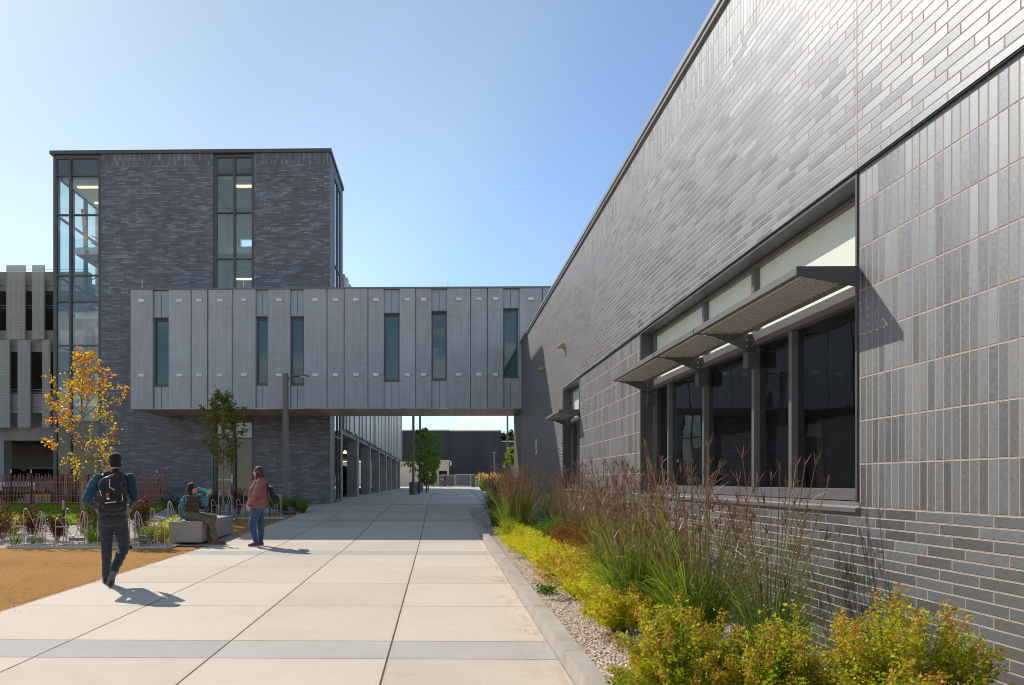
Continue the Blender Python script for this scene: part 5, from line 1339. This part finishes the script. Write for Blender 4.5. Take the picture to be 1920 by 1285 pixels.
def backpack(label, loc, pts, m, w, h, d, right, upv, back, group=None):
    """soft pack: body, front pocket, straps, handle; centre at loc, back = outward direction"""
    t = thing('backpack', label, 'backpack', loc, 0, group)
    r, u, b = Vector(right).normalized(), Vector(upv).normalized(), Vector(back).normalized()
    P = lambda a, c, e: r * a + u * c + b * e
    body = blob('pack_body', [('c', P(-w * .28, -h * .36, 0), P(-w * .26, h * .26, -.01), w * .22, w * .22, (b, d / w * 1.25)), ('c', P(w * .28, -h * .36, 0), P(w * .26, h * .26, -.01), w * .22, w * .22, (b, d / w * 1.25)), ('c', P(0, -h * .36, .015), P(0, h * .34, 0), w * .26, w * .24, (b, d / w * 1.3)), ('c', P(-w * .15, h * .3, 0), P(w * .15, h * .3, 0), w * .24, w * .24, (b, d / w * 1.2))], m, t, .009, 4, .006, 8, 3)
    blob('front_pocket', [('c', P(-w * .22, -h * .30, d * .40), P(w * .22, -h * .30, d * .40), w * .13, w * .13), ('c', P(-w * .22, -h * .12, d * .38), P(w * .22, -h * .12, d * .38), w * .13, w * .13)], m, t, .009, 4, .005, 9, 5)
    k = MB(); k.tube([P(-.035, h * .48, -.03), P(-.02, h * .56, -.02), P(.02, h * .56, -.02), P(.035, h * .48, -.03)], .007, 6); k.build('carry_handle', m, t, True, local=True)
    return t, P


# --- man walking away with a black backpack
mx, my = at(208, 1099, 9.37).x, 9.37
man = thing('person', 'man in cap, blue sleeves and dark jeans walking away with a black backpack', 'person', (mx, my, gz(my)), R(24))
hc = (.055, .035, 1.675)
hp, HP = head(hc, (-.12, 1, -.05), (0, 0, 1))
SLm, SRm = (-.165, .01, 1.43), (.235, .0, 1.44)
EL, ER = (-.30, -.06, 1.165), (.295, -.05, 1.17)
WLm, WRm = (-.20, .17, 1.06), (.25, .17, 1.06)
hipL, hipR = (-.065, .01, .90), (.105, .0, .90)
knL, anL = (-.055, .12, .50), (-.060, .20, .10)
knR, anR = (.165, .05, .505), (.035, -.22, .225)
body = hp + chain([(.05, .0, 1.50), (.053, .02, 1.60)], [.058, .056]) + chain([(.03, 0, .95), (.03, 0, 1.15), (.035, 0, 1.40)], [.11, .11, .13]) \
    + chain([SLm, EL, WLm], [.045, .038, .026]) + chain([SRm, ER, WRm], [.045, .038, .026]) + chain([hipL, knL, anL], [.08, .05, .035]) + chain([hipR, knR, anR], [.08, .05, .035]) \
    + hand(WLm, (.3, .6, -.5), (.3, .2, .6), (.6, -.1, -.5)) + hand(WRm, (-.2, .6, -.5), (-.3, .2, .6), (-.6, -.1, -.5))
blob('body', body, M['skin_m'], man, .007, 3)
face_bits(HP, man)
blob('hair', [('b', Vector(hc) + Vector((-.004, -.022, .012)), (.083, .088, .082)), ('c', HP(-.06, -.045, -.05), HP(-.06, .045, -.05), .032, .032)], M['hair_dk'], man, .007, 2, .003, 40)
blob('cap', [('b', Vector(hc) + Vector((0, -.004, .048)), (.090, .101, .076)), ('c', HP(.10, -.04, .052), HP(.10, .04, .052), .016, .016), ('c', HP(.13, -.03, .046), HP(.13, .03, .046), .012, .012)], cloth('black_cap', (.016, .014, .014)), man, .007, 3)
blob('jacket', [('k', (.02, 0, .90), (.025, -.005, 1.13), .175, .165, ((0, 1, 0), .68))] + chain([(.025, -.005, 1.13), (.03, -.01, 1.30), (.035, .0, 1.42)], [.165, .185, .15], ((0, 1, 0), .66)) + [('c', SLm, SRm, .066, .066), ('c', (-.05, 0, 1.47), (.12, 0, 1.47), .07, .07), ('c', (.05, .01, 1.50), (.052, .012, 1.545), .072, .062)]
     , cloth('dark_grey_vest', (.028, .027, .032)), man, .008, 4, .008, 9, 1)
blob('sleeves', chain([SLm, EL, WLm], [.080, .060, .040]), cloth('blue_teal_cloth_lit', (.018, .080, .125)), man, .008, 4, .007, 10, 2)  # left sleeve: sunlight painted into the cloth as a brighter blue
blob('sleeves', chain([SRm, ER, WRm], [.080, .060, .040]), cloth('blue_teal_cloth_shaded', (.014, .050, .080)), man, .008, 4, .007, 10, 5)  # right sleeve: same cloth, its shade painted in as a darker blue
jeans = cloth('dark_grey_jeans', (.034, .040, .054), .85, .35, 10)
blob('trousers', chain([hipL, knL, anL], [.108, .072, .055]) + chain([hipR, knR, (.041, -.205, .225)], [.108, .074, .056]) + [('c', (-.05, -.03, .90), (.09, -.035, .90), .108, .108), ('c', (-.05, 0, 1.0), (.09, 0, 1.0), .098, .098)], jeans, man, .008, 4, .009, 9, 3)
blk = cloth('black_trainers', (.018, .017, .018), .6); wsole = mat('pale_sole', (.12, .11, .105), .7, 0, .6, 60)
shoe('shoe', (-.060, .15, .005), (-.085, .43, .005), blk, wsole, man, (-.06, .20, .10))
shoe('shoe', (.045, -.275, .215), (-.015, -.165, -.005), blk, wsole, man, (.035, -.20, .225), up=(0, .8, .5))
bp, BPf = backpack('black backpack with a small red and white patch on the walking man', (mx + .025 * math.cos(R(24)) + .20 * math.sin(R(24)), my - .20 * math.cos(R(24)) + .025 * math.sin(R(24)), gz(my) + 1.23), None, cloth('black_nylon', (.016, .016, .018), .5, .3), .36, .54, .20, (1, 0, 0), (0, .02, 1), (0, -1, 0))
bp.rotation_euler.z = R(24)
k = MB()
for s_ in (-1, 1): k.tube([BPf(s_ * .11, .22, -.07), BPf(s_ * .12, .27, -.16), BPf(s_ * .12, .20, -.31), BPf(s_ * .13, -.02, -.33), BPf(s_ * .15, -.18, -.12)], .017, 6)
k.build('straps', M['black'], bp, True, local=True)
blob('hood', [('c', BPf(.02, .20, .06), BPf(.10, .04, .09), .075, .05), ('c', BPf(-.04, .20, .06), BPf(.06, .02, .10), .04, .04), ('c', BPf(.0, .22, .05), BPf(.10, .2, .05), .06, .06)], cloth('black_jersey', (.022, .022, .026), .8), bp, .008, 3, .012, 12, 4)
def patch(pts, m, nm, par):
    k = MB(); k.prism(pts, tuple(Vector((0, -.006, 0)))); return k.build(nm, m, par, local=True)
rx = lambda a, c: (a, -.143, c)
patch([rx(-.085, -.02), rx(-.045, -.03), rx(-.035, .015), rx(-.075, .03)], mat('red_patch', (.45, .05, .07), .7), 'red_patch', bp)
patch([rx(-.068, -.062), rx(-.038, -.066), rx(-.034, -.040), rx(-.064, -.036)], M['white'], 'white_patch', bp)
patch([rx(-.09, -.115), rx(.045, -.098), rx(.045, -.088), rx(-.09, -.103)], M['white'], 'white_stripe', bp)
k = MB(); k.tube([BPf(.115, .0, .125), BPf(.12, -.05, .13), BPf(.125, -.08, .125)], .006, 5); k.tube([BPf(-.15, .05, .06), BPf(-.13, -.02, .10)], .006, 5); k.tube([BPf(-.03, .2, .13), BPf(-.035, .1, .14), BPf(.03, .06, .14)], .006, 5); k.build('cords', M['white'], bp, True, local=True)

# --- standing woman in a maroon hooded top
wx_, wy_ = at(480, 1026, 14.4).x, 14.4
wom = thing('person', 'woman with long brown hair in a maroon hooded top and blue jeans, standing', 'person', (wx_, wy_, gz(wy_)), R(14))
hc = (.045, .0, 1.535); hp, HP = head(hc, (-1, .25, .0), (0, 0, 1), .98)
SN, SF = (.10, -.17, 1.32), (.09, .17, 1.32)
EN, WN = (-.005, -.25, 1.06), (-.125, -.17, .86)
EF, WF = (.0, .22, 1.07), (-.14, .14, .92)
hN, hF = (.05, -.085, .83), (.05, .085, .83)
kN, aN = (-.085, -.10, .46), (.0, -.10, .10)
kF, aF = (.10, .08, .46), (.095, .09, .10)
body = hp + chain([(.075, 0, 1.36), (.06, 0, 1.46)], [.055, .05]) + chain([(.07, 0, .9), (.07, 0, 1.1), (.08, 0, 1.28)], [.12, .12, .12]) + chain([SN, EN, WN], [.045, .038, .026]) + chain([SF, EF, WF], [.045, .038, .026]) \
    + chain([hN, kN, aN], [.085, .055, .038]) + chain([hF, kF, aF], [.085, .055, .038]) + hand(WN, (-.1, .1, -1), (-.8, -.3, 0), (-.2, .9, -.2), .92) + hand(WF, (-.3, -.4, -.8), (-.6, -.3, .3), (.2, -.9, -.2), .92)
blob('body', body, M['skin_l'], wom, .007, 3); face_bits(HP, wom, .95)
blob('hair', [('b', Vector(hc) + Vector((.018, 0, .035)), (.098, .092, .092)), ('c', (.085, -.05, 1.53), (.105, -.06, 1.36), .048, .045), ('c', (.085, .05, 1.53), (.105, .06, 1.36), .048, .045), ('c', (.11, 0, 1.53), (.135, 0, 1.36), .06, .06), ('c', (.02, -.072, 1.52), (.015, -.078, 1.38), .024, .026), ('c', (.02, .072, 1.52), (.015, .078, 1.38), .024, .026)], M['hair_br'], wom, .007, 3, .006, 22)
blob('hooded_top', [('k', (.055, 0, .79), (.045, 0, .98), .215, .205, ((0, 1, 0), .98))] + chain([(.045, 0, .98), (.05, 0, 1.12), (.075, 0, 1.27)], [.205, .195, .155], ((0, 1, 0), .95)) + chain([SN, EN, WN], [.085, .068, .045]) + chain([SF, EF, WF], [.085, .068, .045]) + [('c', SN, SF, .095, .095), ('c', (-.055, -.07, 1.17), (-.055, .07, 1.17), .085, .085), ('c', (.14, -.07, 1.37), (.14, .07, 1.37), .065, .065), ('c', (.07, -.06, 1.39), (.07, .06, 1.39), .055, .055)], speck_mat(), wom, .008, 4, .008, 10, 7)
blob('jeans', chain([hN, kN, aN], [.105, .078, .052]) + chain([hF, kF, aF], [.105, .078, .052]) + [('c', (.055, -.06, .84), (.055, .06, .84), .125, .125), ('c', (.10, -.06, .82), (.10, .06, .82), .105, .105)], cloth('blue_jeans', (.040, .085, .17), .85, .35, 9), wom, .008, 4, .006, 10, 8)
mar = cloth('maroon_trainers', (.20, .022, .05), .6); ws = mat('white_sole', (.6, .55, .55), .6)
shoe('shoe', (.075, -.10, .0), (-.175, -.13, .0), mar, ws, wom, (.0, -.10, .10)); shoe('shoe', (.155, .09, .0), (-.09, .06, .0), mar, ws, wom, (.095, .09, .10))
k = MB(); k.lathe((WN[0] + .0, WN[1], WN[2] + .012), [(.034, -.008), (.037, 0), (.034, .008)], 'z', 14); k.build('bracelet', M['white'], wom, True, local=True)
bp2, B2 = backpack('black shoulder bag on the back of the standing woman', (wx_ + .335 * math.cos(R(14)) - .02 * math.sin(R(14)), wy_ + .02 * math.cos(R(14)) + .335 * math.sin(R(14)), gz(wy_) + 1.06), None, cloth('black_canvas', (.014, .014, .016), .6, .3), .30, .42, .20, (0, 1, 0), (-.32, 0, 1), (1, 0, .15))
bp2.rotation_euler.z = R(14)
k = MB(); k.tube([(-.07, -.13, .16), (-.18, -.15, .30), (-.30, -.16, .28), (-.36, -.15, .10), (-.28, -.14, -.12)], .014, 6); k.tube([(-.07, .13, .16), (-.18, .15, .30), (-.30, .16, .28), (-.36, .15, .10), (-.28, .14, -.12)], .014, 6); k.tube([(-.04, -.1, -.15), (-.06, -.11, -.32), (-.05, -.10, -.46)], .012, 5); k.build('straps', M['black'], bp2, True, local=True)

# --- seated woman drinking
sx_, sy_ = at(360, 1000, 15.0).x, 14.95
sit = thing('person', 'woman with short dark hair, sunglasses and brown vest sitting on the concrete bench, drinking', 'person', (sx_, sy_, gz(sy_)), R(18))
hc = (.03, -.03, 1.185); fw = (1, -.50, .15); hp, HP = head(hc, fw, (-.12, 0, 1), .98)
SR_, SLf = (-.115, -.11, .965), (.175, .06, .985)
ERs, WRs = (-.205, -.20, .765), (-.185, -.16, .57)
ELs, WLs = (.305, -.06, .835), (.335, -.10, 1.03)
hR, hL = (-.005, -.10, .60), (.02, .09, .60)
kR, aR = (.42, -.34, .47), (.50, -.40, .105)
kL, aL = (.47, -.02, .55), (.37, -.14, .235)
body = hp + chain([(.05, -.02, 1.0), (.035, -.025, 1.10)], [.050, .047]) + chain([(.0, 0, .62), (.02, .01, .78), (.03, .0, .93)], [.08, .08, .075]) + chain([SR_, ERs, WRs], [.04, .034, .024]) + chain([SLf, ELs, WLs], [.04, .034, .024]) \
    + chain([hR, kR, aR], [.075, .05, .034]) + chain([hL, kL, aL], [.075, .05, .034]) + hand(WRs, (-.35, -.35, -.55), (.8, -.5, .1), (-.3, -.3, -.55), .92) + hand((.345, -.115, 1.055), (.45, -.5, .75), (-.8, -.5, .2), (.5, .7, .5), .92)
blob('body', body, M['skin_l'], sit, .007, 3); face_bits(HP, sit, .95)
blob('hair', [('b', Vector(hc) + Vector((-.022, .004, .035)), (.095, .094, .092)), ('c', HP(-.055, -.05, .0), HP(-.04, -.055, -.095), .045, .035), ('c', HP(-.055, .05, .0), HP(-.04, .055, -.095), .045, .035), ('c', HP(-.085, 0, .0), HP(-.075, 0, -.09), .055, .045), ('c', HP(.0, .072, .03), HP(-.0, .076, -.05), .024, .02), ('c', HP(.03, .05, .085), HP(.0, .06, .05), .03, .03)], M['hair_dk'], sit, .007, 3, .005, 25)
k = MB()
for q in (-1, 1):
    k.box(0, .001, 0, .001, 0, .001); k.tube([HP(.092, q * .012, .012), HP(.088, q * .045, .012)], [.018, .016], 8); k.tube([HP(.088, q * .055, .016), HP(.0, q * .084, .014)], .004, 5)
k.v = [v for v in k.v]; k.build('sunglasses', M['black'], sit, True, local=True)
blob('vest', chain([(.0, 0, .60), (.01, 0, .74), (.025, -.015, .90)], [.16, .155, .15], ((.35, -1, 0), .75)) + [('c', (-.08, -.07, .95), (.13, .03, .965), .085, .085), ('c', (.04, -.02, 1.0), (.04, -.02, 1.03), .075, .065)], cloth('brown_vest', (.095, .062, .040)), sit, .008, 4, .010, 9, 11)
pl_ = plaid_mat()
blob('sleeves', chain([SR_, ERs, WRs], [.072, .058, .038]), pl_, sit, .008, 4, .006, 11, 12); blob('sleeves', chain([SLf, ELs, (.33, -.09, .99)], [.072, .058, .040]), pl_, sit, .008, 4, .006, 11, 13)
blob('shirt_hem', [('c', (-.06, -.05, .575), (.08, .0, .575), .135, .135, ((0, 0, 1), .55)), ('c', (.08, -.03, 1.02), (.06, -.04, 1.055), .058, .05)], pl_, sit, .008, 3)
blob('trousers', chain([hR, kR, aR], [.105, .072, .050]) + chain([hL, kL, aL], [.105, .072, .050]) + [('c', (-.03, -.08, .595), (.0, .08, .595), .11, .11)], cloth('olive_trousers', (.15, .13, .07), .85, .3, 10), sit, .008, 4, .008, 9, 14)
bs = cloth('brown_boots', (.13, .085, .055), .7); ds = mat('brown_sole', (.20, .15, .11), .8)
shoe('shoe', (.475, -.395, .0), (.725, -.46, .0), bs, ds, sit, (.50, -.40, .11)); shoe('shoe', (.285, -.10, .19), (.415, -.17, .0), bs, ds, sit, (.37, -.14, .235), up=(.8, -.1, .5))
k = MB(); k.tube([(WRs[0] - .034, WRs[1], WRs[2] + .015), (WRs[0], WRs[1] - .034, WRs[2] + .012), (WRs[0] + .034, WRs[1], WRs[2] + .015)], .008, 6); k.build('bracelet', mat('red_band', (.5, .08, .04), .6), sit, True, local=True)
bt = thing('water_bottle', 'teal water bottle held to the mouth of the seated woman', 'bottle', (sx_ + .29 * math.cos(R(18)) + .085 * math.sin(R(18)), sy_ - .085 * math.cos(R(18)) + .29 * math.sin(R(18)), gz(sy_) + 1.13), R(18))
tl = refl_glass('teal_enamel', (.02, .48, .42), .3, .5, 1.5)
a_, b_ = Vector((-.145, .03, .072)), Vector((.135, -.045, -.058)); k = MB()
k.tube([a_.lerp(b_, f) for f in (0, .06, .12, .3, .45, .9, .97, 1)], [.013, .014, .017, .030, .036, .036, .032, .020], 16); k.build('flask', tl, bt, True, local=True)
k = MB(); k.tube([a_.lerp(b_, -.04), a_.lerp(b_, -.001)], [.012, .013], 12); k.build('steel_neck', M['galv'], bt, True, local=True)


# --- far cyclists
def bicycle(label, x, y, rz):
    t = thing('bicycle', label, 'bicycle', (x, y, gz(y)), rz, 'bicycles ridden far down the walkway')
    for sx in (-.52, .52):
        k = MB(); k.tube([(sx + .34 * math.cos(a), 0, .35 + .34 * math.sin(a)) for a in np.linspace(0, 2 * math.pi, 25)], .018, 6, False)
        for a in np.linspace(0, math.pi, 6): k.tube([(sx - .33 * math.cos(a), 0, .35 - .33 * math.sin(a)), (sx + .33 * math.cos(a), 0, .35 + .33 * math.sin(a))], .004, 4)
        k.build('wheel', M['black'], t, local=True)
    k = MB(); k.tube([(-.52, 0, .35), (-.05, 0, .32), (.42, 0, .78), (-.16, 0, .82), (-.52, 0, .35)], .018, 6); k.tube([(-.05, 0, .32), (-.18, 0, .92)], .018, 6); k.tube([(.52, 0, .35), (.40, 0, .98)], .018, 6); k.build('frame', M['metal_dk'], t, local=True)
    k = MB(); k.tube([(.40, -.26, 1.02), (.42, 0, .99), (.40, .26, 1.02)], .015, 6); k.build('handlebar', M['black'], t, local=True)
    k = MB(); k.box(-.32, -.06, -.07, .07, .92, .97); k.build('saddle', M['black'], t, local=True, bevel=.02)
    return t


def rider(label, x, y, rz, top, legs, helm):
    t = thing('person', label, 'person', (x, y, gz(y)), rz)
    hp, HP = head((.12, 0, 1.60), (1, 0, -.1), (0, 0, 1))
    b = hp + chain([(.06, 0, 1.40), (.11, 0, 1.52)], [.06, .055]) + chain([(-.17, 0, 1.0), (.04, 0, 1.36)], [.12, .13]); T_, Lg = [], []
    for s in (-1, 1):
        sh, el, wr = (.06, s * .19, 1.38), (.22, s * .27, 1.17), (.38, s * .25, 1.05); hp_, kn, an = (-.14, s * .09, .98), (.16 + .08 * s, s * .1, .66 + .07 * s), (-.02 + .06 * s, s * .1, .30 + .12 * s)
        b += chain([sh, el, wr], [.045, .038, .028]) + chain([hp_, kn, an], [.08, .055, .04]) + hand(wr, (1, 0, -.2), (0, -s, .2), (.2, 0, -1)); T_ += chain([sh, el], [.065, .055]); Lg += chain([hp_, kn, an], [.10, .075, .06])
        shoe('shoe', Vector(an) + Vector((-.06, 0, -.1)), Vector(an) + Vector((.19, 0, -.1)), M['black'], M['black'], t, an)
    blob('body', b, M['skin_m'], t, .012, 3)
    blob('shirt', chain([(-.17, 0, 1.0), (.04, 0, 1.36)], [.15, .17], ((0, 1, 0), 1.1)) + T_, top, t, .012, 3, .006); blob('trousers', Lg + [('c', (-.15, -.07, .98), (-.15, .07, .98), .12, .12)], legs, t, .012, 3)
    blob('helmet', [('b', (.10, 0, 1.665), (.125, .105, .095))], helm, t, .012, 2)
p = at(833.5, 913, 92); bicycle('bicycle of the rider in the orange helmet', p.x, 92, R(-155)); rider('rider in orange helmet and dark top on a bicycle in front of the cream doorway', p.x, 92, R(-155), cloth('dark_teal_top', (.03, .05, .055)), cloth('red_brown_trousers', (.16, .06, .04)), mat('orange_helmet', (.75, .16, .02), .4))
p = at(811, 913, 97); bicycle('bicycle of the rider in the white shirt', p.x, 97, R(-80)); rider('rider in a white shirt and dark trousers beside the green trees', p.x, 97, R(-80), cloth('white_shirt', (.62, .60, .58)), cloth('black_trousers', (.02, .02, .025)), mat('dark_helmet', (.03, .03, .03), .4))
